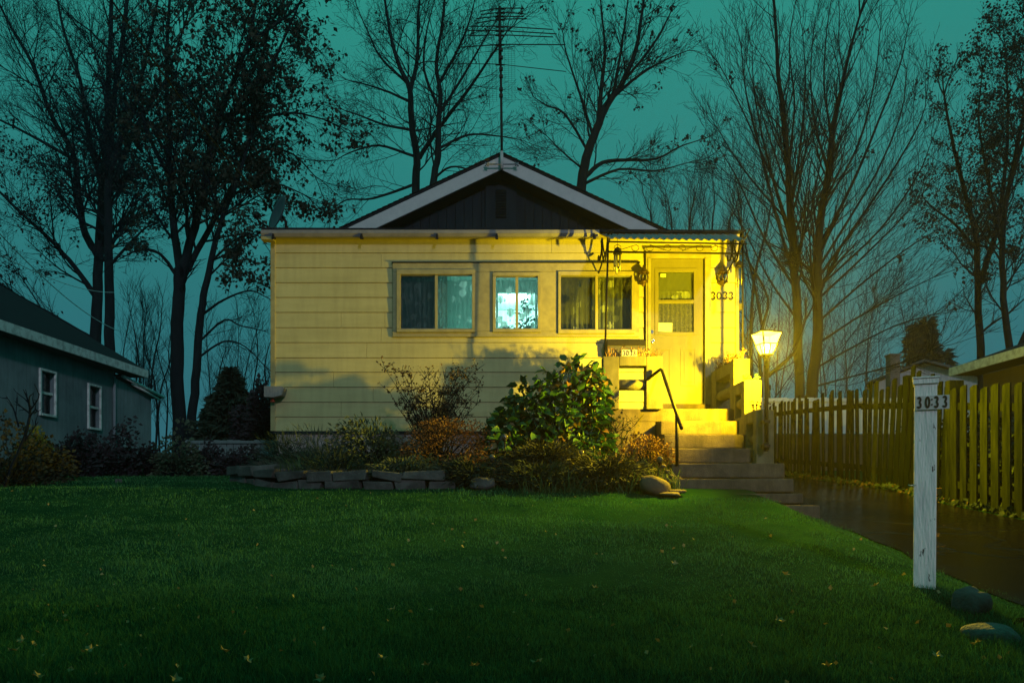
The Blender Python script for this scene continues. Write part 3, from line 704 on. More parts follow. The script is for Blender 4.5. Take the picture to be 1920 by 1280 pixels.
CW = (2.73, 2.93)
def frame_wall(name, label, y0, y1, ztop, zbot, op, tube_c, lowtop=False):
    """planter wall running back along Y with one opening and a round bar in it"""
    r_ = thing(name, label, 'planter wall', (2.83, (y0 + y1) / 2, zbot))
    m_ = MB(); oy0, oy1, oz0, oz1 = op
    m_.box(CW[0], CW[1], y0, oy0, zbot, ztop); m_.box(CW[0], CW[1], oy1, y1, zbot, ztop); m_.box(CW[0], CW[1], oy0, oy1, oz1, ztop)
    if oz0 > zbot + .01: m_.box(CW[0], CW[1], oy0, oy1, zbot, oz0)
    part('planter_frame', m_, M['concrete'], r_, .012)
    t_ = MB(); x, z, rr = tube_c
    t_.lathe([(.02, oy0 - .06), (rr * .9, oy0 - .04), (rr, oy0 + .0), (rr, oy1 - .06), (rr * .9, oy1 - .02), (rr * .55, oy1 + .005), (.01, oy1 + .015)], (x, 0, z), 18, 'y')
    part('round_bar', t_, M['concrete'], r_)
    return r_
zt1 = (930 - 672) * 9.85 / F; zt2 = (930 - 711.5) * 9.40 / F; zt3 = (930 - 767.5) * 8.94 / F
frame_wall('planter_wall', 'tallest of the three stepped planter walls, beside the door', 9.85, 10.98, zt1, ZS[0] - .01, (10.03, 10.72, ZS[0] - .01, zt1 - .16), (2.80, 1.33, .075))
frame_wall('planter_wall', 'middle stepped planter wall with bright yellow-lit front', 9.40, 9.849, zt2, ZS[4] - .01, (9.54, 9.80, .95, zt2 - .14), (2.80, 1.12, .065))
frame_wall('planter_wall', 'lowest stepped planter wall, its grey front behind the lamp post', 8.94, 9.399, zt3, ZS[4] - .01, (9.07, 9.33, .52, zt3 - .13), (2.81, .66, .055))
pw = thing('planter_wall', 'square concrete planter with a window-like opening left of the steps', 'planter wall', (1.48, 9.95, ZS[0]))
X0, X1 = (1131 - 960) * 9.84 / F, (1242 - 960) * 9.84 / F; O0, O1 = (1161 - 960) * 9.84 / F, (1212 - 960) * 9.84 / F
zt = (930 - 667.5) * 9.84 / F; zo = (930 - 685.5) * 9.84 / F
m_ = MB(); zb0 = ZS[0] - .01
m_.box(X0, O0, 9.84, 10.05, zb0, zt); m_.box(O1, X1, 9.84, 10.05, zb0, zt); m_.box(O0, O1, 9.84, 10.05, zo, zt)
part('planter_frame', m_, M['concrete'], pw, .010)
t_ = MB(); zc = (930 - 721.5) * 9.94 / F; t_.lathe([(.067, O0 + .001), (.067, O1 - .001)], (0, 9.945, zc), 22, 'x'); part('round_bar', t_, M['concrete'], pw)

# planters' dry plants
def stems(name, label, cat, x0, x1, y0, y1, z, n, h, m, lean=.5, leaf=0.0, seed=1, group=None):
    g = random.Random(seed); mb = MB(); P, R = [], []
    for i in range(n):
        x, y = g.uniform(x0, x1), g.uniform(y0, y1); hh = h * g.uniform(.4, 1.0); a, b = g.uniform(-lean, lean), g.uniform(-lean, lean)
        P.append([(x, y, z), (x + a * hh * .4, y + b * hh * .4, z + hh * .55), (x + a * hh, y + b * hh, z + hh)]); R.append([.004, .003, .0012])
    vv, qq = tubes(np.array(P), np.array(R), 3); mb.add(vv, [qq])
    root = thing(name, label, cat, ((x0 + x1) / 2, (y0 + y1) / 2, z), group)
    part('stem', mb, m, root)
    if leaf:
        pts = np.array([p[k] for p in P for k in (1, 2)]); fol = MB(); leaves(fol, pts, leaf, 'diamond', droop=.2, seed=seed); part('foliage', fol, M['rust'] if m is M['dry'] else m, root)
    return root

def leaves(mb, pts, size, shape='diamond', up=None, droop=0.3, seed=0, jitter=.48, width=.5):
    """one leaf per point, vectorised; up: preferred tip directions (N,3)"""
    g = np.random.default_rng(seed); N = len(pts); pts = np.asarray(pts, float)
    d = g.normal(size=(N, 3)); d /= np.linalg.norm(d, axis=1, keepdims=True)
    if up is not None: d = d * .75 + np.asarray(up)
    d[:, 2] -= droop; d /= np.linalg.norm(d, axis=1, keepdims=True) + 1e-9
    r = g.normal(size=(N, 3)); r[:, 2] *= .35
    s_ = np.cross(d, r); s_ /= np.linalg.norm(s_, axis=1, keepdims=True) + 1e-9
    # keep leaf blades facing upward more than sideways
    flat = np.cross(d, np.array([0, 0, 1.0])); nf = np.linalg.norm(flat, axis=1, keepdims=True); flat = np.where(nf > .2, flat / (nf + 1e-9), s_)
    s_ = s_ * .6 + flat * .7; s_ /= np.linalg.norm(s_, axis=1, keepdims=True) + 1e-9
    h = np.cross(s_, d)
    L = size * g.uniform(1 - jitter, 1 + jitter, N)
    if shape == 'diamond': T = [(0, 0, 0), (.45, -width, .12), (1, 0, -.05), (.45, width, .12)]; Fs = [[0, 1, 2], [0, 2, 3]]
    elif shape == 'blade': T = [(0, -width, 0), (0, width, 0), (.55, width * .7, .05), (.55, -width * .7, .05), (1, 0, -.08)]; Fs = [[0, 1, 2, 3], [3, 2, 4]]
    else: T = [(0, 0, 0), (.35, 0, 0), (.7, 0, -.05), (1, 0, -.20), (.28, -width, .10), (.62, -width * .85, .06), (.28, width, .10), (.62, width * .85, .06)]; Fs = [[0, 4, 1], [1, 4, 5, 2], [2, 5, 3], [0, 1, 6], [1, 2, 7, 6], [2, 3, 7]]
    T = np.array(T); K = len(T)
    v_ = pts[:, None, :] + L[:, None, None] * (T[None, :, 0:1] * d[:, None, :] + T[None, :, 1:2] * s_[:, None, :] + T[None, :, 2:3] * h[:, None, :])
    base = (np.arange(N) * K)[:, None]
    mb.add(v_.reshape(-1, 3), [np.array(f)[None, :] + base for f in Fs], shape == 'ovate')

stems('dry_plant', 'dry straw-coloured stems in the square planter left of the steps', 'plant', X0 + .05, X1 - .12, 9.88, 10.0, zt - .02, 110, .15, M['dry'], .5, .022, 3)
stems('dry_plant', 'dead seedling tuft at the right end of the square planter', 'plant', X1 - .14, X1 - .02, 9.88, 10.02, zt - .02, 34, .12, M['rust'], .8, .016, 4)
stems('dry_plant', 'withered trailing plants on the tallest planter wall by the door', 'plant', 2.70, 2.86, 9.95, 10.8, zt1 - .02, 120, .13, M['rust'], .9, .022, 5)
stems('dry_plant', 'small withered sprig at the front corner of the tallest planter wall', 'plant', 2.80, 2.86, 9.87, 9.93, zt1 - .01, 14, .12, M['dry'], .4, .03, 6)
stems('dry_plant', 'little reddish plant on the middle planter wall', 'plant', 2.75, 2.80, 9.43, 9.5, zt2 - .01, 12, .08, M['rust'], .5, .03, 7)
stems('green_sprig', 'small green sprig on the right edge of the middle planter wall', 'plant', 2.86, 2.92, 9.43, 9.52, zt2 - .01, 10, .09, M['bedgrass'], .5, .03, 8)
stems('dry_plant', 'dead sprigs on the lowest planter wall beside the lamp post', 'plant', 2.74, 2.90, 8.98, 9.2, zt3 - .01, 24, .13, M['rust'], .5, .026, 9)

# number strokes
def arc(cx, cz, rx, rz, a0, a1, n=14): return [(cx + rx * cos(radians(a0 + (a1 - a0) * i / n)), cz + rz * sin(radians(a0 + (a1 - a0) * i / n))) for i in range(n + 1)]
def digit(mb, ch, x, z, w, h, y0, y1, t, script=False):
    if ch == '0':
        p = arc(x + w / 2, z + h / 2, w / 2 - t, h / 2 - t, 0, 360, 28)[:-1]
        ws = [t * (1.0 if not script else .55 + .6 * abs(cos(2 * pi * i / 28))) for i in range(28)]
        mb.ribbon(p, ws, y0, y1, closed=True)
    else:
        p = arc(x + w * .48, z + h * .745, w * .46 - t, h * .255 - t, 160, -62, 14) + arc(x + w * .46, z + h * .275, w * .50 - t, h * .275 - t, 66, -158, 16)
        n = len(p); ws = [t * (1.0 if not script else .55 + .65 * (sin(pi * ((i / n) * 2 % 1)))) for i in range(n)]
        if script: p[0] = (p[0][0], p[0][1] - h * .02); ws[0] = t * 1.3; ws[1] = t * 1.2; p[-1] = (p[-1][0] - w * .08, p[-1][1] + h * .0)
        mb.ribbon(p, ws, y0, y1)
hn = thing('house_number', 'black wrought metal numerals 3033 on the wall under the lantern', 'house number', (hx(1352), YF - .03, hz(556)))
for ch, a, b, lo, hi in (('3', 1331.5, 1340.5, 563.5, 548.5), ('0', 1342.5, 1352.5, 563.3, 548.5), ('3', 1354, 1363, 562.5, 548.2), ('3', 1365, 1374, 563.2, 548.6)):
    m_ = MB(); digit(m_, ch, hx(a), hz(lo), hx(b) - hx(a), hz(hi) - hz(lo), YF - .038, YF - .024, .0070, True); part('numeral', m_, M['number'], hn)
pn = thing('number_plate', 'small number plate half hidden in the dry planter stems', 'number plate', (1.41, 9.86, zt))
k9 = 9.87 / F
m_ = MB(); m_.box((1166 - 960) * k9, (1194 - 960) * k9, 9.868, 9.874, (930 - 669) * k9, (930 - 655.5) * k9); part('plate', m_, M['plate'], pn, .001)
for i, ch in enumerate('3033'):
    m_ = MB(); xx = (1167.3 + i * 6.6 - 960) * k9; digit(m_, ch, xx, (930 - 667.3) * k9, 5.2 * k9, 10.3 * k9, 9.863, 9.8675, .0046); part('numeral', m_, M['number'], pn)

# handrail
hr = thing('handrail', 'bent black pipe handrail on the left of the porch steps', 'handrail', (1.80, 9.2, .3))
pk = ((1239 - 960) * 9.74 / F, 9.74, (930 - 692) * 9.74 / F); pe = ((1278 - 960) * 8.5 / F, 8.5, (930 - 803) * 8.5 / F)
m_ = MB(); m_.tube([(O1 + .012, 9.842, (930 - 711) * 9.84 / F), (pk[0] - .03, 9.76, pk[2] - .02), pk, (pk[0] + .006, pk[1] - .03, pk[2] - .018), pe], .019, 10); part('rail', m_, M['iron'], hr)
yy = 8.76; t_ = (pk[1] - yy) / (pk[1] - pe[1]); zz = pk[2] + (pe[2] - pk[2]) * t_; xx = pk[0] + (pe[0] - pk[0]) * t_
m_ = MB(); m_.tube([((1269.5 - 960) * yy / F, yy, ZS[5] - .02 if False else (930 - 864) * yy / F - .05), (xx, yy, zz)], .019, 10); part('rail_post', m_, M['iron'], hr)

# ------------------------------------------------------------------ lamp post
LX, LY = (1437 - 960) * 8.84 / F, 8.84
kl = 8.84 / F
lp = thing('lamp_post', 'lit yellow lantern on a black pole clamped to the lowest planter wall', 'lamp', (LX, LY, ZS[4]))
m_ = MB(); z0 = (930 - 846) * kl; z1 = (930 - 668) * kl
m_.tube([(LX, LY, z0), (LX, LY, z0 + .02)], [.018, .028], 12); m_.tube([(LX, LY, z0 + .02), (LX, LY, z0 + .10)], .033, 12)
m_.tube([(LX, LY, z0 + .10), (LX, LY, z1 - .12)], .0235, 12); m_.tube([(LX, LY, z1 - .12), (LX, LY, z1 + .0)], [.027, .021], 12)
part('pole', m_, M['iron'], lp)
m_ = MB(); m_.tube([(LX - .032, LY + .012, z0 + .02), (LX - .032, LY + .012, z0 + .42), (LX - .030, LY + .008, z1 - .1)], .0055, 6); part('conduit', m_, M['gutter'], lp)
for zc_ in (z0 + .06, z0 + .33):
    m_ = MB(); m_.box(LX - .035, LX + .035, LY - .032, 8.938, zc_ - .018, zc_ + .018); part('clamp', m_, M['iron'], lp, .004)
m_ = MB(); m_.boxr((LX + .03, LY - .02, (930 - 727) * kl), .012, .012, .03); part('switch_box', m_, M['iron'], lp, .003)
th_ = radians(15); ct, stt = cos(th_), sin(th_)
zb_, zt_ = (930 - 664.5) * kl, (930 - 625) * kl
def lc(i, a, z): u, v_ = ((-1, -1), (1, -1), (1, 1), (-1, 1))[i]; return (LX + a * (u * ct - v_ * stt), LY + a * (u * stt + v_ * ct), z)
ab, at_ = .048, .122
hd_ = MB()
for i in range(4):
    hd_.tube([lc(i, ab, zb_), lc(i, at_, zt_)], .0085, 6)
    j = (i + 1) % 4
    hd_.tube([lc(i, at_, zt_), lc(j, at_, zt_)], .007, 6); hd_.tube([lc(i, ab, zb_), lc(j, ab, zb_)], .006, 6)
    f_ = .48; am_ = ab + (at_ - ab) * f_; zm = zb_ + (zt_ - zb_) * f_
    hd_.tube([lc(i, am_, zm), lc(j, am_, zm)], .0060, 5)
    mid = lambda a, z: tuple((p + q_) / 2 for p, q_ in zip(lc(i, a, z), lc(j, a, z)))
    hd_.tube([mid(ab, zb_), mid(am_, zm)], .0060, 5)
lh = part('lantern_frame', hd_, M['iron'], lp)
m_ = MB(); m_.hexa([lc(i, .052, zb_ - .014) for i in range(4)] + [lc(i, .052, zb_ - .002) for i in range(4)]); m_.lathe([(.022, zb_ - .05), (.045, zb_ - .015)], (LX, LY, 0), 12)
part('lantern_base', m_, M['iron'], lp, .002)
for i in range(4):
    j = (i + 1) % 4
    m_ = MB(); m_.add([lc(i, ab - .004, zb_), lc(j, ab - .004, zb_), lc(j, at_ - .004, zt_), lc(i, at_ - .004, zt_)], [[0, 1, 2, 3]]); part('lantern_pane', m_, M['lampglass'], lh)
m_ = MB(); m_.hexa([lc(i, at_ + .004, zt_ + .004) for i in range(4)] + [lc(i, at_ - .01, zt_ + .016) for i in range(4)]); part('lantern_cap', m_, M['iron'], lp)
bz = zb_ + .075
m_ = MB(); m_.lathe([(.014, bz - .06), (.020, bz - .03), (.034, bz + .0), (.030, bz + .025), (.014, bz + .04), (.004, bz + .043)], (LX, LY, 0), 14); part('bulb', m_, M['bulb'], lp)
for k in range(2):           # the lit filament inside the bulb, as two points one above the other
    L = link(bpy.data.objects.new('lamp_light', bpy.data.lights.new('lamp_light', 'POINT'))); L.location = (LX, LY, bz - .018 + .03 * k); L.data.energy = LAMP_POWER / 2; L.data.color = LAMP_COL; L.data.shadow_soft_size = .022

# ------------------------------------------------------------------ things hung on the house
def wall_lantern(px, label):
    x, y, z = hx(px), YF - .16, hz(526)
    r_ = thing('wall_lantern', label, 'lantern', (x, YF - .03, z), 'unlit carriage lanterns on the house wall')
    m_ = MB(); m_.lathe([(.01, YF - .055), (.045, YF - .05), (.050, YF - .030), (.050, YF - .022)], (x, 0, z - .02), 14, 'y'); m_.tube([(x, YF - .05, z - .03), (x, YF - .10, z - .09), (x, y, z - .085)], .009, 8); part('bracket', m_, M['bronze'], r_)
    m_ = MB(); m_.lathe([(.085, z + .055), (.080, z + .062), (.050, z + .10), (.018, z + .14), (.010, z + .155), (.013, z + .163), (.002, z + .175)], (x, y, 0), 12); part('lantern_roof', m_, M['bronze'], r_)
    m_ = MB(); m_.lathe([(.060, z + .055), (.070, z + .0), (.058, z - .055)], (x, y, 0), 12); part('lantern_glass', m_, M['glass'], r_)
    m_ = MB()
    for k in range(6):
        a = k * pi / 3 + .2; m_.tube([(x + .062 * cos(a), y + .062 * sin(a), z + .055), (x + .072 * cos(a), y + .072 * sin(a), z), (x + .060 * cos(a), y + .060 * sin(a), z - .057)], .0045, 5)
    m_.lathe([(.066, z - .065), (.066, z - .055)], (x, y, 0), 12); m_.lathe([(.002, z - .13), (.016, z - .115), (.012, z - .10), (.045, z - .075), (.062, z - .066)], (x, y, 0), 12); m_.tube([(x, y, z - .06), (x, y, z + .0)], .014, 8)
    part('lantern_cage', m_, M['bronze'], r_)
wall_lantern(1203, 'unlit bronze wall lantern between the window and the front door')
wall_lantern(1350, 'unlit bronze wall lantern above the black house numerals')
def chime(cx, cy, ztop, label, R_, tl, n, hang):
    r_ = thing('wind_chime', label, 'wind chime', (cx, cy, ztop - tl), 'wind chimes hanging by the door')
    m_ = MB(); m_.tube([(cx, cy, ztop + .06), (cx, cy, hang)], .003, 5); part('cord', m_, M['iron'], r_)
    m_ = MB(); m_.lathe([(R_, ztop - .02), (R_ * .98, ztop), (R_ * .7, ztop + .045), (R_ * .2, ztop + .065), (.003, ztop + .067)], (cx, cy, 0), 16); part('chime_top', m_, M['iron'], r_)
    for k in range(n):
        a = 2 * pi * k / n + .4; l_ = tl * (.72 + .28 * ((k * 3) % n) / n)
        m_ = MB(); x, y = cx + R_ * .68 * cos(a), cy + R_ * .68 * sin(a); m_.tube([(x, y, ztop - .03), (x, y, ztop - .03 - l_)], .011, 8); part('chime_tube', m_, M['pvc'], r_)
    m_ = MB(); m_.tube([(cx, cy, ztop - .02), (cx, cy, ztop - .25)], .002, 4); m_.lathe([(.03, ztop - .20), (.03, ztop - .19)], (cx, cy, 0), 10); part('striker', m_, M['iron'], r_)
kc = 10.3 / F
chime((1158 - 960) * kc, 10.3, (930 - 473) * kc, 'dark-capped wind chime hanging from the awning left of the door', .058, .27, 5, 3.38)
chime((1386 - 960) * 10.5 / F, 10.5, (930 - 498) * 10.5 / F, 'brown wind chime hanging at the right corner of the house', .055, .28, 5, 3.40)
mbx = thing('mailbox', 'long dark mailbox on the wall behind the square planter', 'mailbox', (hx(1172), YF - .1, hz(655)))
m_ = MB(); xa, xb = hx(1136), hx(1206); m_.prism([(YF - .05, hz(672)), (YF - .05, hz(640)), (YF - .12, hz(639)), (YF - .17, hz(644)), (YF - .185, hz(652)), (YF - .185, hz(672))], xa, xb, 'x'); part('box_body', m_, M['darkbox'], mbx, .006)
m_ = MB(); m_.box(xa - .004, xb + .004, YF - .20, YF - .186, hz(652.5), hz(644.5)); part('lid', m_, M['iron'], mbx, .004)
hbx = thing('hose_box', 'grey wooden hose box with a red tap fixed on the left house corner', 'box', (hx(520), YF - .12, hz(740)))
m_ = MB(); m_.prism([(hx(503), hz(727)), (hx(536), hz(727.5)), (hx(540), hz(731)), (hx(536), hz(744)), (hx(520), hz(748)), (hx(503), hz(747))], YF - .20, YF - .037, 'y'); part('box_body', m_, M['wickerbox'], hbx, .006)
m_ = MB(); m_.tube([(hx(516), YF - .12, hz(748)), (hx(516), YF - .12, hz(753))], .02, 8); m_.tube([(hx(512), YF - .12, hz(754)), (hx(520), YF - .12, hz(754))], .012, 8)
part('tap', m_, mat('tap_red', (.35, .05, .02), .5), hbx)
# cable box / downspout at right corner
m_ = MB(); m_.box(XR + .014, XR + .06, YF - .02, YF + .06, hz(581), hz(569)); solo('junction_box', m_, M['ochrewall'], 'little orange-lit junction box on the right house corner', 'box', bevel=.004)

# satellite dish and antenna
kd = 11.7 / F
sd = thing('satellite_dish', 'dark satellite dish seen from the side on the left end of the roof', 'satellite dish', ((520 - 960) * kd, 11.7, 3.7))
c0 = Vector(((521 - 960) * kd, 11.7, (930 - 400) * kd)); nrm = Vector((-.74, -.60, .28)).normalized()
u_ = nrm.cross(Vector((0, 0, 1))).normalized(); w_ = u_.cross(nrm).normalized()
m_ = MB(); vs = []; nr, na = 6, 28
for j in range(nr + 1):
    rr = j / nr
    for i in range(na):
        a = 2 * pi * i / na; p = c0 + u_ * (.235 * rr * cos(a)) + w_ * (.275 * rr * sin(a)) + nrm * (.06 * rr * rr - .04); vs.append(tuple(p))
vs2 = [tuple(Vector(p) - nrm * .012) for p in vs]; n0 = len(vs)
q = np.array([[j * na + i, j * na + (i + 1) % na, (j + 1) * na + (i + 1) % na, (j + 1) * na + i] for j in range(nr) for i in range(na)])
rim = np.array([[nr * na + i, nr * na + (i + 1) % na, n0 + nr * na + (i + 1) % na, n0 + nr * na + i] for i in range(na)])
m_.add(vs + vs2, [q, q[:, ::-1] + n0, rim], True); part('reflector', m_, M['dish'], sd)
lnb = at(479, 408, 11.45); base = at(512, 432, 11.6)
m_ = MB(); m_.tube([base, at(490, 418, 11.5), lnb], .013, 6); part('feed_arm', m_, M['iron'], sd)
m_ = MB(); m_.tube([lnb, tuple(np.array(lnb) + np.array((.02, .03, .07)))], [.035, .045], 10); part('receiver', m_, M['iron'], sd)
m_ = MB(); m_.tube([tuple(c0 - nrm * .05), (c0.x + .10, c0.y + .06, c0.z - .1), (c0.x + .11, c0.y + .06, 3.66)], .022, 8); part('mast', m_, M['iron'], sd)

an = thing('tv_antenna', 'tall rooftop television antenna mast with horizontal rods', 'antenna', (ax, YG - .05, az))
ya_ = YG - .06; ka = ya_ / F
def ap(px, py, dy=0): return ((px - 960) * ka, ya_ + dy, (930 - py) * ka)
m_ = MB(); m_.tube([ap(941, 318), ap(940.5, 240), ap(939, 130), ap(938.5, 60)], [.020, .020, .018, .016], 8); part('mast', m_, M['iron'], an)
m_ = MB(); m_.tube([ap(937, 120, -.02), ap(936.8, 14, -.02)], .022, 6); part('boom', m_, M['iron'], an)
rods = [(17, 900, 979), (25, 901, 981), (32, 893, 981), (38, 890, 988), (51, 880, 1036), (59, 876, 1044), (67, 880, 1037), (85, 860, 1060), (122, 840, 1062)]
for py, a, b in rods:
    dd = rnd.uniform(-.06, .06)
    m_ = MB(); m_.tube([ap(a, py + (2 if py < 100 else 1), dd), ap(937, py, -.02), ap(b, py + (1.5 if py < 110 else 9), -dd)], .0085 if py != 122 else .006, 5)
    m_.tube([ap(929, py, 0), ap(946, py, -.0)], .012, 6)
    part('rod', m_, M['iron'], an)
m_ = MB(); m_.tube([ap(981, 25), ap(983, 28), ap(981, 32)], .005, 5); part('dipole_loop', m_, M['iron'], an)
for a, b in ((898, 84), (975, 83)):
    m_ = MB(); m_.tube([ap(937, 32), ap(a, b)], .004, 5); part('stay', m_, M['iron'], an)
m_ = MB()
for sg in (-1, 1):
    for xx in (8, 15, 21, 27): m_.tube([ap(938 + sg * xx, 84 if sg < 0 else 88), ap(939 + sg * xx, 190)], .0016, 4)
    for k in range(30):
        yy = 86 + k * 3.6; m_.tube([ap(938 + sg * 4, yy), ap(938 + sg * 28, yy + 1.2)], .0016, 4)
part('reflector_screen', m_, M['iron'], an)
for yy in (95, 110, 131, 145, 169, 181):
    m_ = MB(); m_.boxr(ap(939.5, yy, -.02), .030, .025, .022); part('clamp', m_, M['iron'], an, .004)
m_ = MB(); m_.tube([ap(912, 309, -.02), ap(970, 309, -.02)], .011, 6)
for a in (913, 969): m_.tube([ap(a - 3, 306, -.02), ap(a + 3, 313, -.03)], .013, 6); m_.tube([ap(a + 3, 306, -.02), ap(a - 3, 313, -.03)], .010, 6)
part('gable_bracket', m_, M['gutter'], an)
m_ = MB(); m_.tube([ap(941, 318, -.02), ap(940.6, 285, -.02)], .026, 8); part('mast_sleeve', m_, M['fascia'], an)

# ------------------------------------------------------------------ stone edging of the bed
rw = thing('stone_edging', 'low curved edging wall of two courses of rough grey stone blocks', 'stone edging', (-1.4, 8.6, .1))
path = [(-3.35, 9.75), (-3.05, 9.35), (-2.72, 8.95), (-2.35, 8.70), (-1.9, 8.58), (-1.4, 8.54), (-.95, 8.53), (-.62, 8.54)]
def along(path, step):
    P = np.array(path); d = np.r_[0, np.cumsum(np.linalg.norm(np.diff(P, axis=0), axis=1))]
    s = 0; out = []
    while s < d[-1]:
        ln = step * rnd.uniform(.75, 1.3); m1 = min(s + ln, d[-1])
        a = np.array([np.interp(s, d, P[:, k]) for k in (0, 1)]); b = np.array([np.interp(m1, d, P[:, k]) for k in (0, 1)])
        if m1 - s > .12: out.append((a, b))
        s = m1
    return out
for crs in range(2):
    for a, b in along(path, .40 if crs else .34):
        c = (a + b) / 2; rz = atan2(b[1] - a[1], b[0] - a[0]); ln = np.linalg.norm(b - a)
        g0 = gz(c[0], c[1]) - .03; h = .105; z = g0 + crs * .112 + h / 2
        dep = .13 if crs == 0 else .16
        m_ = MB(); m_.boxr((c[0] + rnd.uniform(-.01, .01), c[1] + dep * .5 + rnd.uniform(-.015, .015), z), ln / 2 - .006, dep, h / 2, rz + rnd.uniform(-.04, .04), rnd.uniform(-.05, .05), rnd.uniform(-.03, .03))
        V0 = m_.V[0]; V0 += NR.normal(0, .013, V0.shape)
        part('stone_block', m_, M['stone'], rw, .012)

# ------------------------------------------------------------------ shrubs
def ell(N, c, r, seed, lo=.55, lump=.22, freq=3.0, hemi=True, flatbase=True):
    g = np.random.default_rng(seed)
    d = g.normal(size=(N, 3)); d /= np.linalg.norm(d, axis=1, keepdims=True)
    if hemi: d[:, 2] = np.abs(d[:, 2]) * 1.0 - .15
    k = g.normal(size=(6, 3)) * freq; ph = g.uniform(0, 6.28, 6)
    lum = 1 + lump * np.sin(d @ k.T + ph).sum(1) / 2.2
    rad = lo + (1 - lo) * g.uniform(0, 1, N) ** .6
    return np.asarray(c) + d * np.asarray(r) * (rad * lum)[:, None], d
def shrub(name, label, cat, c, r, n, leaf, m, shape='diamond', seed=1, nst=30, lump=.22, lo=.5, droop=.2, width=.45, stem_m=None, up=.8, freq=3.0, extra=None, group=None):
    root = thing(name, label, cat, (c[0], c[1], c[2]), group)
    pts, d = ell(n, c, r, seed, lo, lump, freq)
    fol = MB(); leaves(fol, pts, leaf, shape, up=d * up, droop=droop, seed=seed, width=width); part('foliage', fol, m, root)
    if nst:
        g = np.random.default_rng(seed + 50); P, R = [], []
        for i in range(nst):
            e_ = pts[g.integers(len(pts))]; b = np.asarray(c) + np.array([g.normal(0, r[0] * .15), g.normal(0, r[1] * .15), -.05])
            e2 = e_ + (e_ - b) * g.uniform(0, .12); mid = (b + e2) / 2 + g.normal(0, .04, 3)
            P.append([b, mid, e2]); R.append([.008, .006, .002])
        vv, qq = tubes(np.array(P), np.array(R), 4); sm = MB(); sm.add(vv, [qq]); part('stem', sm, stem_m or M['twig'], root)
    if extra: extra(root)
    return root
# broad-leaved bush beside the porch
hy = thing('broadleaf_bush', 'big glossy broad-leaved green bush right against the porch', 'bush', (.55, 9.55, .45))
bl, bd = [], []
for (c, r, n, sd_) in (((.74, 9.62, .50), (.44, .40, 1.30), 1000, 11), ((.26, 9.55, .45), (.50, .40, 1.05), 800, 12), ((-.08, 9.5, .40), (.36, .36, .80), 420, 13), ((1.0, 9.60, .5), (.18, .30, 1.30), 560, 14)):
    p, d = ell(n, c, r, sd_, .62, .12, 2.5); bl.append(p); bd.append(d)
bl, bd = np.concatenate(bl), np.concatenate(bd)
sel = NR.uniform(0, 1, len(bl)) < (.07 + .15 * (bl[:, 0] > .5))
f1 = MB(); leaves(f1, bl[~sel], .108, 'ovate', up=bd[~sel] * .8, droop=.40, seed=21, width=.30); part('foliage', f1, M['hydrangea'], hy)
f2 = MB(); leaves(f2, bl[sel], .10, 'ovate', up=bd[sel] * .8, droop=.55, seed=22, width=.30); part('turned_leaves', f2, M['hydrangea_red'], hy, label='leaves turned orange and brown')
P, R = [], []
for i in range(70):
    e_ = bl[NR.integers(len(bl))]; b = np.array([.45 + NR.normal(0, .25), 9.6 + NR.normal(0, .1), .42]); P.append([b, (b * .45 + e_ * .55) + NR.normal(0, .03, 3), e_]); R.append([.009, .007, .003])
vv, qq = tubes(np.array(P), np.array(R), 5); sm = MB(); sm.add(vv, [qq]); part('stem', sm, M['twig'], hy)

shrub('low_shrub', 'small round-leaved green shrub at the foot of the broad-leaved bush', 'shrub', (.82, 9.25, .36), (.26, .22, .36), 700, .034, M['hydrangea'], 'diamond', 31, 20, width=.4)
shrub('rust_shrub', 'rounded russet shrub in the middle of the bed', 'shrub', (-.80, 9.25, .32), (.68, .44, .78), 7000, .024, M['rust'], 'diamond', 32, 90, .12, .45)
shrub('rust_shrub', 'russet shrub hugging the left edge of the porch steps', 'shrub', (1.50, 9.05, .22), (.42, .34, .62), 3600, .024, M['rust'], 'diamond', 33, 70, .15, .45)
shrub('green_perennial', 'dark leafy green clump in the bed left of the russet shrub', 'plant', (-1.62, 9.3, .33), (.62, .42, .66), 3600, .055, M['grey_green'], 'diamond', 34, 60, .25, .3, width=.22)
shrub('lavender_clump', 'low spiky grey-green clump at the left end of the bed', 'plant', (-2.30, 9.45, .34), (.55, .40, .42), 2600, .085, M['grey_green'], 'blade', 35, 30, .2, .2, width=.04, droop=-.5)
shrub('lavender_clump', 'dark low tuft at the corner of the house and the bed', 'plant', (-2.78, 9.75, .36), (.32, .35, .42), 1500, .08, M['cedar'], 'blade', 36, 20, .2, .2, width=.05, droop=-.4)
shrub('trailing_plant', 'low dark plant trailing over the middle of the stone edging', 'plant', (-1.15, 8.72, .22), (.42, .22, .24), 1300, .05, M['grey_green'], 'diamond', 43, 24, .25, .3, width=.22)
shrub('trailing_plant', 'russet low plant spilling over the right part of the stone edging', 'plant', (-.42, 8.75, .22), (.40, .24, .30), 1800, .026, M['rust'], 'diamond', 44, 40, .25, .3)
shrub('trailing_plant', 'dark grassy tuft leaning over the left part of the stone edging', 'plant', (-1.95, 8.86, .24), (.40, .24, .30), 1100, .09, M['cedar'], 'blade', 45, 20, .2, .2, width=.045, droop=-.3)
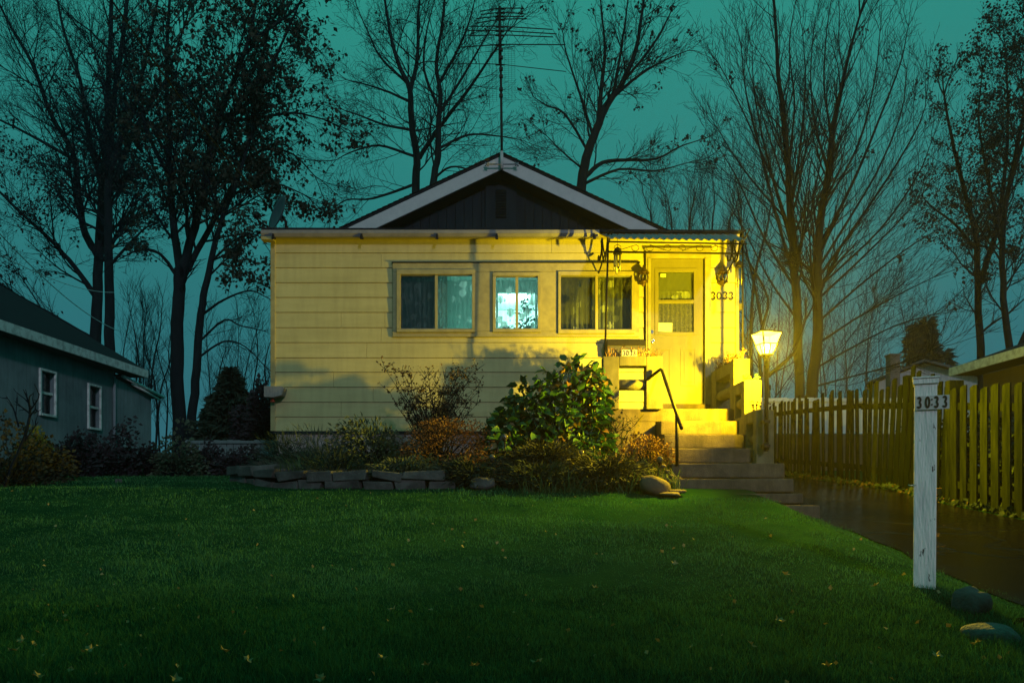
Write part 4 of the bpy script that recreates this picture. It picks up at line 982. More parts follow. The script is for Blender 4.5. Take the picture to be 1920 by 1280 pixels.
def tall_shrub(label, cx, cy, cz, n, h, spread, seed, leafn, m):
    root = thing('twiggy_shrub', label, 'shrub', (cx, cy, cz)); g = random.Random(seed); P, R, tips = [], [], []
    for i in range(n):
        a = g.uniform(-1, 1) * spread; b = g.uniform(-.5, .5) * spread; hh = h * g.uniform(.5, 1)
        p = [(cx + g.uniform(-.1, .1), cy + g.uniform(-.1, .1), cz)]
        for k in range(1, 6): t = k / 5; p.append((p[0][0] + a * t ** 1.3 + g.uniform(-.02, .02), p[0][1] + b * t, cz + hh * t + g.uniform(-.01, .01)))
        P.append(p); R.append([.008, .007, .006, .005, .0035, .002])
        for k in range(2, 6):
            for _ in range(3):
                q0 = np.array(p[k]); e_ = q0 + np.array([g.uniform(-.14, .14), g.uniform(-.1, .1), g.uniform(.0, .16)])
                tips += [e_, (q0 + e_) / 2, q0]
                P.append([tuple(q0 + (e_ - q0) * s) for s in (0, .2, .4, .6, .8, 1)]); R.append([.004, .0035, .003, .0025, .002, .0015])
    vv, qq = tubes(np.array(P), np.array(R), 4); sm = MB(); sm.add(vv, [qq]); part('stem', sm, M['twig'], root)
    tips = np.array(tips); tips = np.repeat(tips, leafn, 0) + NR.normal(0, .012, (len(tips) * leafn, 3))
    f = MB(); leaves(f, tips, .028, 'diamond', droop=.1, seed=seed, width=.38); part('foliage', f, m, root)
tall_shrub('tall thin twiggy shrub rising against the siding behind the russet shrub', -.98, 9.85, .45, 46, 1.12, .62, 41, 2, M['leafbrown2'])
tall_shrub('thin seed-headed stems against the porch wall', 1.22, 9.55, .40, 7, .75, .28, 42, 1, M['cedar'])
# juniper and bed grasses
def juniper(label, c, r, n, seed, m, group=None):
    root = thing('juniper', label, 'juniper', c, group); g = np.random.default_rng(seed); pts, dirs = [], []
    P, R = [], []
    for i in range(n):
        a = g.uniform(0, 2 * pi); el = g.uniform(.15, 1.1); L_ = g.uniform(.65, 1.05)
        e_ = np.array([cos(a) * cos(el) * r[0], sin(a) * cos(el) * r[1], sin(el) * r[2]]) * L_
        m0 = np.asarray(c) + e_ * .55 + np.array([0, 0, r[2] * .22]); tip = np.asarray(c) + e_
        P.append([c, m0, tip]); R.append([.007, .005, .002])
        for k in range(26):
            t = g.uniform(.25, 1.02); b = (1 - t) ** 2 * np.asarray(c) + 2 * t * (1 - t) * m0 + t * t * tip
            pts.append(b + g.normal(0, .028, 3)); dv = tip - m0; dirs.append(dv / (np.linalg.norm(dv) + 1e-6))
    vv, qq = tubes(np.array(P), np.array(R), 4); sm = MB(); sm.add(vv, [qq]); part('stem', sm, M['twig'], root)
    f = MB(); leaves(f, np.array(pts), .075, 'blade', up=np.array(dirs) * 1.0, droop=-.15, seed=seed, width=.085); part('foliage', f, m, root)
juniper('spreading juniper in front of the broad-leaved bush', (.38, 8.85, .20), (.62, .40, .46), 170, 51, M['juniper'])
juniper('dark juniper mound covering the right end of the stone edging', (-.42, 8.62, .10), (.46, .30, .32), 130, 54, M['cedar'])
juniper('brownish juniper spilling onto the lawn at the bed corner', (1.02, 8.42, .05), (.58, .42, .42), 170, 52, M['juniper'])
juniper('dark low juniper next to the end of the stone edging', (.28, 8.45, .06), (.50, .34, .30), 130, 53, M['cedar'])
def tuft(name, label, x0, x1, y0, y1, n, h, m, seed):
    g = np.random.default_rng(seed); xy = np.stack([g.uniform(x0, x1, n), g.uniform(y0, y1, n)], 1)
    zz = np.array([max(gz(*p), bedz(*p) - .1 if p[1] > 8.6 else -9) for p in xy]); pts = np.c_[xy, zz]
    f = MB(); leaves(f, pts, h, 'blade', up=np.tile([0, 0, 1.2], (n, 1)), droop=0, seed=seed, width=.022, jitter=.5)
    o = setting(name, f, m, 'stuff'); o['label'] = label; return o
tuft('bed_grass', 'long pale grass growing between the junipers', .1, 1.75, 8.15, 9.0, 1500, .20, M['bedgrass'], 61)
tuft('bed_grass', 'grass and weeds growing at the left of the bed', -2.6, -.2, 8.8, 9.3, 700, .22, M['bedgrass'], 62)

def strip(name, label, x0, x1, y0, y1, n, sz, m, seed, zf=None):
    g = np.random.default_rng(seed); xs, ys = g.uniform(x0, x1, n), g.uniform(y0, y1, n)
    f = MB(); leaves(f, np.stack([xs, ys, np.interp(ys, *DP) + g.uniform(0, .05, n)], 1), sz, 'diamond', up=np.tile([0, 0, .5], (n, 1)), droop=.1, seed=seed)
    o = setting(name, f, m, 'stuff'); o['label'] = label
strip('fence_weeds', 'weeds along the foot of the picket fence', 4.96, 5.25, 7.2, 16, 1300, .05, M['cedar'], 63)
strip('dead_leaves', 'dead leaves gathered along the foot of the picket fence', 4.94, 5.10, 8.6, 15, 160, .04, M['leafbrown2'], 64)
# garden globes
def globe(px, py, Y, base_z, label, tilt=0.0):
    x, y, z = at(px, py, Y); r_ = thing('garden_globe', label, 'garden light', (x, y, base_z), 'small glass globes on stakes in the bed')
    m_ = MB(); R_ = 6.2 * Y / F; m_.lathe([(.003, z - R_)] + [(R_ * sin(a), z - R_ * cos(a)) for a in np.linspace(.2, pi - .2, 10)] + [(.003, z + R_)], (x, y, 0), 14); part('globe', m_, M['globe'], r_)
    m_ = MB(); m_.tube([(x - tilt, y, base_z), (x, y, z - R_ * .9)], .008, 6); m_.lathe([(.02, z - R_ - .012), (.024, z - R_ + .008)], (x, y, 0), 10); part('stake', m_, M['iron'], r_)
globe(946.5, 819, 8.95, .28, 'small glass stake globe below the left side of the broad-leaved bush')
globe(922.5, 857, 8.62, .10, 'dim glass stake globe beside the end of the stone edging')
globe(1089.5, 849, 8.7, .22, 'small glass stake globe among the juniper sprays')
globe(1237.5, 861, 8.35, .06, 'lit-looking glass stake globe behind the yellow-lit boulder', .05)
# boulders
def lawn_hit(px, py, lift=0.0):
    Yq = 4.0
    for _ in range(80): Yq -= .7 * ((930 - py) * Yq / F - gz((px - 960) * Yq / F, Yq) - lift) / ((930 - py) / F - .15)
    return Yq
def stone(name, label, px, py, Y, rx, ry, rz, m, rot=0, seed=1, amp=.12, tilt=0.0):
    x, y, z = at(px, py, Y); mb = MB(); mb.rock((x, y, z), rx, ry, rz, rot, amp, seed, tilt=tilt); return solo(name, mb, m, label, 'stone', (x, y, z - rz))
stone('boulder', 'smooth rounded boulder catching yellow light left of the steps', 1226, 912, 8.10, .155, .12, .095, M['boulder'], .3, 3, .10, .28)
stone('flat_stone', 'thin flat stone in the grass right of the yellow-lit boulder', 1257, 926, 7.95, .10, .08, .025, M['boulder'], .1, 4)
stone('flat_stone', 'thin flat stone closest to the bottom porch step', 1270, 921, 8.05, .09, .07, .022, M['boulder'], -.2, 5)
stone('edging_stone', 'round-ended dark stone at the right end of the stone edging', 905, 906, 8.42, .13, .10, .07, M['stone'], 0, 6)
stone('small_stone', 'little yellow-lit stone tucked behind the boulder', 1199, 899, 8.3, .06, .06, .04, M['boulder'], 0, 8)
for i, (px, py) in enumerate(((1244, 874), (1252, 884), (1258, 893), (1250, 899), (1262, 905))):
    x, y, z = at(px, py, 8.35); mb = MB(); mb.rock((x, y, z), .028, .028, .022, 0, .1, 20 + i, 12, 8); solo('pebble', mb, M['boulder'], 'small pale pebble beside the porch steps behind the boulder', 'pebble', (x, y, z), 'pebbles along the porch steps')

# ------------------------------------------------------------------ number post
KY = 4.6; kk = KY / F
npst = thing('number_post', 'white peeling square wooden post with a 3033 number plate in the lawn', 'post', ((1737 - 960) * kk, KY + .06, -.6))
def peel():
    m = M['postpaint']; n, l = m.node_tree.nodes, m.node_tree.links; b = n['Principled BSDF']
    old = b.inputs['Base Color'].links[0].from_socket
    tc = n.new('ShaderNodeTexCoord'); mp = n.new('ShaderNodeMapping'); mp.inputs['Scale'].default_value = (16, 16, 5.5); l.new(tc.outputs['Object'], mp.inputs[0])
    t = n.new('ShaderNodeTexNoise'); t.inputs['Scale'].default_value = 1.3; t.inputs['Detail'].default_value = 7; t.inputs['Roughness'].default_value = .65; l.new(mp.outputs[0], t.inputs['Vector'])
    r = n.new('ShaderNodeMapRange'); r.inputs['From Min'].default_value = .635; r.inputs['From Max'].default_value = .655; l.new(t.outputs['Fac'], r.inputs['Value'])
    x = n.new('ShaderNodeMix'); x.data_type = 'RGBA'; x.inputs['B'].default_value = (.05, .055, .055, 1); l.new(old, x.inputs['A']); l.new(r.outputs['Result'], x.inputs['Factor']); l.new(x.outputs['Result'], b.inputs['Base Color'])
peel()
m_ = MB(); xl, xr = (1717.5 - 960) * kk, (1756 - 960) * kk
ztp = (930 - 719) * kk
m_.hexa([(xl - .002, KY, -.75), (xr - .004, KY, -.75), (xr - .004, KY + .118, -.75), (xl - .002, KY + .118, -.75), (xl + .005, KY, ztp), (xr + .005, KY, ztp), (xr + .005, KY + .118, ztp), (xl + .005, KY + .118, ztp)])
part('shaft', m_, M['postpaint'], npst, .007)
m_ = MB(); m_.box(xl - .002, xr + .012, KY - .012, KY + .13, ztp - .0, ztp + .001 + .03); m_.box(xl - .006, xr + .018, KY - .02, KY + .138, ztp + .0315, ztp + .040); part('cap', m_, M['postpaint'], npst, .003)
np_ = thing('number_plate', 'pale plate with black digits 3033 on the white wooden post', 'number plate', ((1737 - 960) * kk, KY + .06, -.6))
npst.rotation_euler.z = np_.rotation_euler.z = -.47
for o_ in (npst, np_): o_.location.x += .022
m_ = MB(); m_.box((1720 - 960) * kk, (1777.5 - 960) * kk, KY - .014, KY - .009, (930 - 768) * kk, (930 - 742) * kk); part('plate', m_, M['plate'], np_, .0015)
for ch, a, b in (('3', 1723, 1732), ('0', 1736.7, 1746), ('3', 1751.5, 1760.3), ('3', 1765.5, 1774.3)):
    m_ = MB(); digit(m_, ch, (a - 960) * kk, (930 - 765.8) * kk, (b - a) * kk, 22.6 * kk, KY - .0165, KY - .0142, .0054); part('numeral', m_, M['number'], np_)
for py in (749.5, 759):
    m_ = MB(); m_.lathe([(.0045, KY - .018), (.0045, KY - .0142)], ((1748.6 - 960) * kk, 0, (930 - py) * kk), 8, 'y'); part('screw', m_, M['number'], np_)
m_ = MB(); m_.tube([((1722 - 960) * kk, KY + .0, (930 - 909) * kk), ((1718 - 960) * kk, KY - .03, (930 - 909) * kk), ((1711 - 960) * kk, KY - .03, (930 - 910) * kk), ((1709 - 960) * kk, KY - .03, (930 - 908) * kk)], .0035, 6)
part('bent_nail', m_, M['chrome'], npst)
stone('boulder', 'dark boulder with a yellow-lit edge in the grass right of the white post', 1818, 1128, lawn_hit(1818, 1128, .035), .085, .085, .072, M['greystone'], .4, 14, .16)
stone('boulder', 'low pale grey boulder half sunk in the grass at the lawn corner', 1858, 1192, lawn_hit(1858, 1192, .008), .12, .11, .058, M['palestone'], .3, 15, .12)
yq = lawn_hit(1925, 1165, .02); m_ = MB(); m_.boxr((at(1925, 1165, yq)[0], yq, at(1925, 1165, yq)[2]), .12, .06, .012, .2); solo('plank', m_, M['oldwood2'], 'dark plank lying at the edge of the driveway by the pale boulder', 'plank', bevel=.004)

# ------------------------------------------------------------------ fences
FX = 5.1
def picket(root, y, w, z0, z1, lean=0.0, m=None, x=FX, out=0.0, slant=.02, thick=.018, yaw=0.0):
    """one board of the drive fence, its face towards the drive (-X)"""
    yl = y + lean
    m_ = MB(); a = x - out
    P = [(a, y - w / 2, z0), (a, y + w / 2, z0), (a, yl + w / 2, z1 - slant), (a, yl, z1), (a, yl - w / 2, z1 - slant * .2)]
    ex = np.array((-thick, yaw * thick, 0))
    v_ = np.array(P); v2 = v_ + ex; n = len(P)
    m_.add(np.r_[v_, v2], [list(range(n)), list(range(2 * n - 1, n - 1, -1))] + [[i, n + i, n + (i + 1) % n, (i + 1) % n] for i in range(n)])
    part('picket', m_, m or M['oldwood'], root, .003)
def dz(y): return float(np.interp(y, *DP))
# near section
f1_ = thing('picket_fence', 'sturdy upright section of old picket fence nearest the street', 'fence', (FX, 8.5, -.2), 'sections of the driveway fence')
y = 9.22
while y > 5.5:
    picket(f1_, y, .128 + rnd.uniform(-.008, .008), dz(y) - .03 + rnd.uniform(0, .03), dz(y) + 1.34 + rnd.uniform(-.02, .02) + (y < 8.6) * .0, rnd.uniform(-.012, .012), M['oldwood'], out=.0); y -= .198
for zz in (.18, 1.08):
    m_ = MB(); m_.hexa([(FX + .002, 5.4, dz(5.4) + zz), (FX + .055, 5.4, dz(5.4) + zz), (FX + .055, 9.35, dz(9.35) + zz), (FX + .002, 9.35, dz(9.35) + zz), (FX + .002, 5.4, dz(5.4) + zz + .085), (FX + .055, 5.4, dz(5.4) + zz + .085), (FX + .055, 9.35, dz(9.35) + zz + .085), (FX + .002, 9.35, dz(9.35) + zz + .085)]); part('rail', m_, M['oldwood'], f1_, .004)
for yy in (9.34, 7.45, 5.55):
    m_ = MB(); m_.box(FX + (.056 if yy < 9 else -.02), FX + .15, yy - .05, yy + .05, dz(yy) - .2, dz(yy) + 1.42); part('post', m_, M['oldwood'], f1_, .006)
m_ = MB(); m_.boxr((FX - .06, 9.5, dz(9.5) + .07), .05, .05, .08, .3); solo('wood_block', m_, M['dry'], 'short orange-brown wood block at the foot of the fence behind the post', 'block', bevel=.005)
# leaning middle section
f2_ = thing('picket_fence', 'sagging section of old picket fence with boards leaning sideways', 'fence', (FX, 10.3, 0), 'sections of the driveway fence')
y = 11.55; i = 0
while y > 9.45:
    ln = float(np.interp(y, [9.4, 9.9, 10.6, 11.6], [-.06, -.20, -.16, -.03])) + rnd.uniform(-.03, .03)
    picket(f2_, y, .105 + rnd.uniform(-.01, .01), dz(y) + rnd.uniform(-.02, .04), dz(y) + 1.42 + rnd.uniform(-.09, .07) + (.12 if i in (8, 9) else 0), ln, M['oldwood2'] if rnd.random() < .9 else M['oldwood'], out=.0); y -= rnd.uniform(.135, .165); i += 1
for zz in (.2, 1.1):
    m_ = MB(); m_.hexa([(FX + .002, 9.42, dz(9.42) + zz), (FX + .05, 9.42, dz(9.42) + zz), (FX + .05, 11.7, dz(11.7) + zz), (FX + .002, 11.7, dz(11.7) + zz), (FX + .002, 9.42, dz(9.42) + zz + .08), (FX + .05, 9.42, dz(9.42) + zz + .08), (FX + .05, 11.7, dz(11.7) + zz + .08), (FX + .002, 11.7, dz(11.7) + zz + .08)]); part('rail', m_, M['oldwood2'], f2_, .004)
m_ = MB(); m_.box(FX + .0, FX + .1, 10.35, 10.45, dz(10.4) - .2, dz(10.4) + 1.5); part('post', m_, M['oldwood2'], f2_, .006)
# far section
f3_ = thing('picket_fence', 'far section of dark picket fence with gaps onto white boards, beyond the lamp', 'fence', (FX, 13.5, .2), 'sections of the driveway fence')
y = 16.6
while y > 11.72:
    picket(f3_, y, .105 + rnd.uniform(-.012, .012), dz(y) + rnd.uniform(-.02, .05), dz(y) + 1.38 + rnd.uniform(-.10, .08), rnd.uniform(-.09, .07), M['oldwood2'], out=rnd.uniform(0, .02)); y -= rnd.uniform(.135, .21)
for zz, mm in ((.22, M['oldwood2']), (1.12, M['oldwood2'])):
    m_ = MB()
    ys = np.linspace(11.75, 16.7, 6)
    for a, b in zip(ys[:-1], ys[1:]): m_.hexa([(FX + .002, a, dz(a) + zz), (FX + .05, a, dz(a) + zz), (FX + .05, b, dz(b) + zz), (FX + .002, b, dz(b) + zz), (FX + .002, a, dz(a) + zz + .075), (FX + .05, a, dz(a) + zz + .075), (FX + .05, b, dz(b) + zz + .075), (FX + .002, b, dz(b) + zz + .075)])
    part('rail', m_, mm, f3_)
hd2 = thing('dark_backing', 'dark leafy backing added to show black through the gaps of the near fence section', 'hedge', (5.75, 9.3, -.2))  # leaf mass added so the near fence gaps read dark
ph_ = np.stack([NR.uniform(5.35, 6.1, 7000), NR.uniform(5.4, 11.4, 7000), np.zeros(7000)], 1); ph_[:, 2] = np.interp(ph_[:, 1], *DP) + NR.uniform(0, 1.02, 7000) * (.85 + .15 * np.sin(ph_[:, 1] * 5))
f = MB(); leaves(f, ph_, .09, 'diamond', droop=.1, seed=92, width=.45); part('foliage', f, M['cedar'], hd2)
# white board fence beyond (across the end of the neighbour's yard)
wf = thing('board_fence', 'white board fence, the shade on its lower half painted dark, seen through the gaps of the picket fence', 'fence', (7.2, 18, .7))
for k in range(26):
    x = 5.6 + k * .15
    m_ = MB(); t = rnd.uniform(-.03, .03); m_.box(x, x + .138, 18.0, 18.025, 1.42, 2.2 + t); part('board', m_, M['whiteboard'], wf, .003)
m_ = MB(); m_.box(5.6, 9.5, 17.97, 18.03, .4, 1.40); part('base_shade', m_, M['darktone'], wf)  # dark panel standing in for the shade on the lower half
m_ = MB(); m_.box(5.55, 9.5, 17.95, 17.995, 2.12, 2.20); part('rail', m_, M['whiteboard'], wf, .004)
# pale fence far left behind the hedge
wl_ = thing('board_fence', 'pale weathered board fence low behind the shrubs left of the house', 'fence', (-5.5, 15.2, .6))
for k in range(22):
    x = -6.2 + k * .13
    m_ = MB(); m_.box(x, x + .12, 15.2, 15.22, .3, (930 - 825) * 15.2 / F + rnd.uniform(-.01, .01)); part('board', m_, M['paleboard'], wl_, .003)
m_ = MB(); m_.box(-6.2, -3.35, 15.16, 15.197, (930 - 831) * 15.2 / F, (930 - 826) * 15.2 / F); part('rail', m_, M['paleboard'], wl_, .003)

# ------------------------------------------------------------------ neighbour on the left
lh_ = thing('neighbour_house', 'grey stucco neighbour house with pale eaves on the left', 'house', (-13, 19, .8))
XW = -11.0
ywin = [(Y0, Y1, z0, z1) for (Y0, Y1, z0, z1) in ()]
def lw(px): return XW * F / (px - 960)
w1 = (lw(75), lw(101)); w2 = (lw(165.5), lw(186)); zw = [((930 - 694) * w1[0] / F, (930 - 774) * w1[0] / F), ((930 - 722) * w2[0] / F, (930 - 800) * w2[0] / F)]
yend = lw(214); wt = 3.46
m_ = MB()
ys = [12.0, w1[0], w1[1], w2[0], w2[1], yend]
for k in (0, 2, 4): m_.box(XW - .2, XW, ys[k], ys[k + 1], .2, wt)
for (a, b), (zt0, zb0_) in zip((w1, w2), zw): m_.box(XW - .2, XW, a, b, .2, zb0_); m_.box(XW - .2, XW, a, b, zt0, wt)
m_.box(-18, XW - .2, yend - .2, yend, .2, wt); m_.box(-18, -17.8, 12, yend, .2, wt); m_.box(-18, XW - .2, 12, 12.2, .2, wt)
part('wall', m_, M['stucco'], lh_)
for (a, b), (zt0, zb0_) in zip((w1, w2), zw):
    m_ = MB(); e = .055
    m_.box(XW + .0, XW + .05, a - e, a, zb0_ - e, zt0 + e); m_.box(XW, XW + .05, b, b + e, zb0_ - e, zt0 + e); m_.box(XW, XW + .05, a, b, zt0, zt0 + e); m_.box(XW, XW + .065, a, b, zb0_ - e, zb0_)
    wfr = part('window', m_, M['palepaint'], lh_, .006)
    m_ = MB(); zm = (zt0 + zb0_) / 2; m_.box(XW - .06, XW - .02, a, b, zm - .03, zm + .03); part('meeting_rail', m_, M['palepaint'], wfr, .003)
    m_ = MB(); m_.box(XW - .10, XW - .095, a, b, zb0_, zt0); part('pane', m_, M['glass'], wfr)
    m_ = MB(); m_.box(XW - .19, XW - .17, a + .0, b, zb0_, zt0); part('curtain', m_, M['darkinterior'] if a == w1[0] else M['rust'], wfr)
m_ = MB(); yb = 23.2; ee = -10.62; ze = (930 - 695) * yb / F
rs = .58
m_.prism([(ee, ze + .02), (ee - 4.6, ze + .02 + 4.6 * rs), (ee - 9.2, ze + .02), (ee - 9.2, ze - .05), (ee - 4.6, ze - .05 + 4.6 * rs), (ee, ze - .05)], 11.8, yb + .15, 'y'); part('roof', m_, M['shingle'], lh_)
m_ = MB(); m_.box(ee - .03, ee + .01, 11.75, yb + .14, ze - .19, ze + .03); part('eave_board', m_, M['palepaint'], lh_, .004)
m_ = MB(); m_.box(XW - .1, ee - .031, 11.8, yb + .1, ze - .19, ze - .16); part('soffit', m_, M['darktone'], lh_)
m_ = MB(); m_.prism([(-18 + .3, wt), (XW - .02, wt), (-14.5, wt + 1.9)], yend - .12, yend - .02, 'y'); part('gable', m_, M['stucco'], lh_)
# lean-to
ya0, ya1 = yend - .0, 24.35
zl0, zl1 = (930 - 706) * 22.4 / F, (930 - 745) * 25.0 / F
m_ = MB(); m_.prism([(ya0 + .001, .2), (ya1, .2), (ya1, zl1 - .04), (ya0 + .001, zl0 - .075)], XW - 3.5, XW + .02, 'x'); part('lean_to_wall', m_, M['stucco'], lh_)
m_ = MB(); m_.hexa([(XW - 3.7, 22.3, zl0 - .05), (XW + .1, 22.3, zl0 - .05), (XW + .1, 24.9, zl1 - .05), (XW - 3.7, 24.9, zl1 - .05), (XW - 3.7, 22.3, zl0 + .06), (XW + .1, 22.3, zl0 + .06), (XW + .1, 24.9, zl1 + .06), (XW - 3.7, 24.9, zl1 + .06)]); part('lean_to_roof', m_, M['shingle'], lh_)
m_ = MB(); m_.tube([(XW + .15, 22.3, zl0 + .0), (XW + .15, 24.9, zl1 + .0)], .045, 8); m_.tube([(XW + .13, 22.9, zl0 - .13), (XW + .13, 24.7, zl1 - .11)], .035, 8); part('lean_to_gutter', m_, M['metaltrim'], lh_)
m_ = MB(); m_.tube([(XW + .06, ya0 - .1, 3.3), (XW + .06, ya0 - .1, .6)], .04, 8); part('downpipe', m_, M['stucco'], lh_)

# neighbour on the right
rh = thing('neighbour_house', 'low neighbour house with dark roof and ochre-lit wall behind the right fence', 'house', (12, 15, .3))
XE = 10.0; z_e = 226 * 18.3 / F
m_ = MB(); m_.box(XE + .6, XE + 6, 8, 18.0, .1, z_e - .021); part('wall', m_, M['ochrewall'], rh)
m_ = MB(); m_.box(XE - .01, XE + .025, 8, 18.3, z_e - .02, z_e + .17); part('eave_board', m_, M['palepaint'], rh, .004)
m_ = MB(); m_.prism([(XE + .026, z_e + .16), (XE + 3.8, z_e + 1.5), (XE + 7, z_e + .2), (XE + 7, z_e + .08), (XE + 3.8, z_e + 1.38), (XE + .026, z_e + .05)], 8, 18.35, 'y'); part('roof', m_, M['shingle'], rh)
m_ = MB(); m_.box(XE + .026, XE + .6, 8, 18.2, z_e - .02, z_e + .01); part('soffit', m_, M['ochrewall'], rh)
m_ = MB(); m_.box(XE + .57, XE + .599, 12.5, 17.2, z_e - 1.5, z_e - .62); part('carport_opening', m_, M['darktone'], rh)
m_ = MB(); m_.box(XE + .02, XE + .14, 14.95, 15.07, .2, z_e - .021); part('porch_post', m_, M['ochrewall'], rh, .006)

wh = thing('white_house', 'distant white house with a blue-grey roof and brick chimney', 'house', at(1690, 760, 32))
wx, wy, wz = at(1700, 760, 32)
def rot2(x, y, a=radians(-28)): return (wx + x * cos(a) - y * sin(a), wy + x * sin(a) + y * cos(a))
def hex_rot(mb, x0, x1, y0, y1, z0, z1):
    c = [rot2(*p) for p in ((x0, y0), (x1, y0), (x1, y1), (x0, y1))]; mb.hexa([(a, b, z0) for a, b in c] + [(a, b, z1) for a, b in c])
m_ = MB(); hex_rot(m_, -1.3, 2.6, 0, 8, .5, 4.55)
c = [rot2(-1.3, 0), rot2(2.6, 0), rot2(.65, 0)]; c2 = [rot2(-1.3, .15), rot2(2.6, .15), rot2(.65, .15)]
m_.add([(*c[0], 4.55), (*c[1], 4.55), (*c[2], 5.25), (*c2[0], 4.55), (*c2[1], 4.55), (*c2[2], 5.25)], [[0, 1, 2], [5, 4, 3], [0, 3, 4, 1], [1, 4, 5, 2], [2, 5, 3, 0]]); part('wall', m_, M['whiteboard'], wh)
m_ = MB()
for s0, s1 in ((-1.5, .65), (2.8, .65)):
    za, zb2 = 4.50, 5.30
    a, b, c_, d_ = rot2(s0, -.3), rot2(s1, -.3), rot2(s1, 8.2), rot2(s0, 8.2)
    m_.hexa([(*a, za), (*b, zb2), (*c_, zb2), (*d_, za), (*a, za + .1), (*b, zb2 + .1), (*c_, zb2 + .1), (*d_, za + .1)] if s0 < s1 else [(*b, zb2), (*a, za), (*d_, za), (*c_, zb2), (*b, zb2 + .1), (*a, za + .1), (*d_, za + .1), (*c_, zb2 + .1)])
rf_ = part('roof', m_, M['blueroof'], wh)
x, y, z = at(1674, 700, 31.4); m_ = MB(); m_.box(x - .19, x + .19, y - .2, y + .2, 3.6, at(0, 668, 31.4)[2]); m_.box(x - .23, x + .23, y - .24, y + .24, at(0, 668, 31.4)[2] + .001, at(0, 664.5, 31.4)[2]); part('chimney', m_, M['chimneybrick'], rf_, .01)

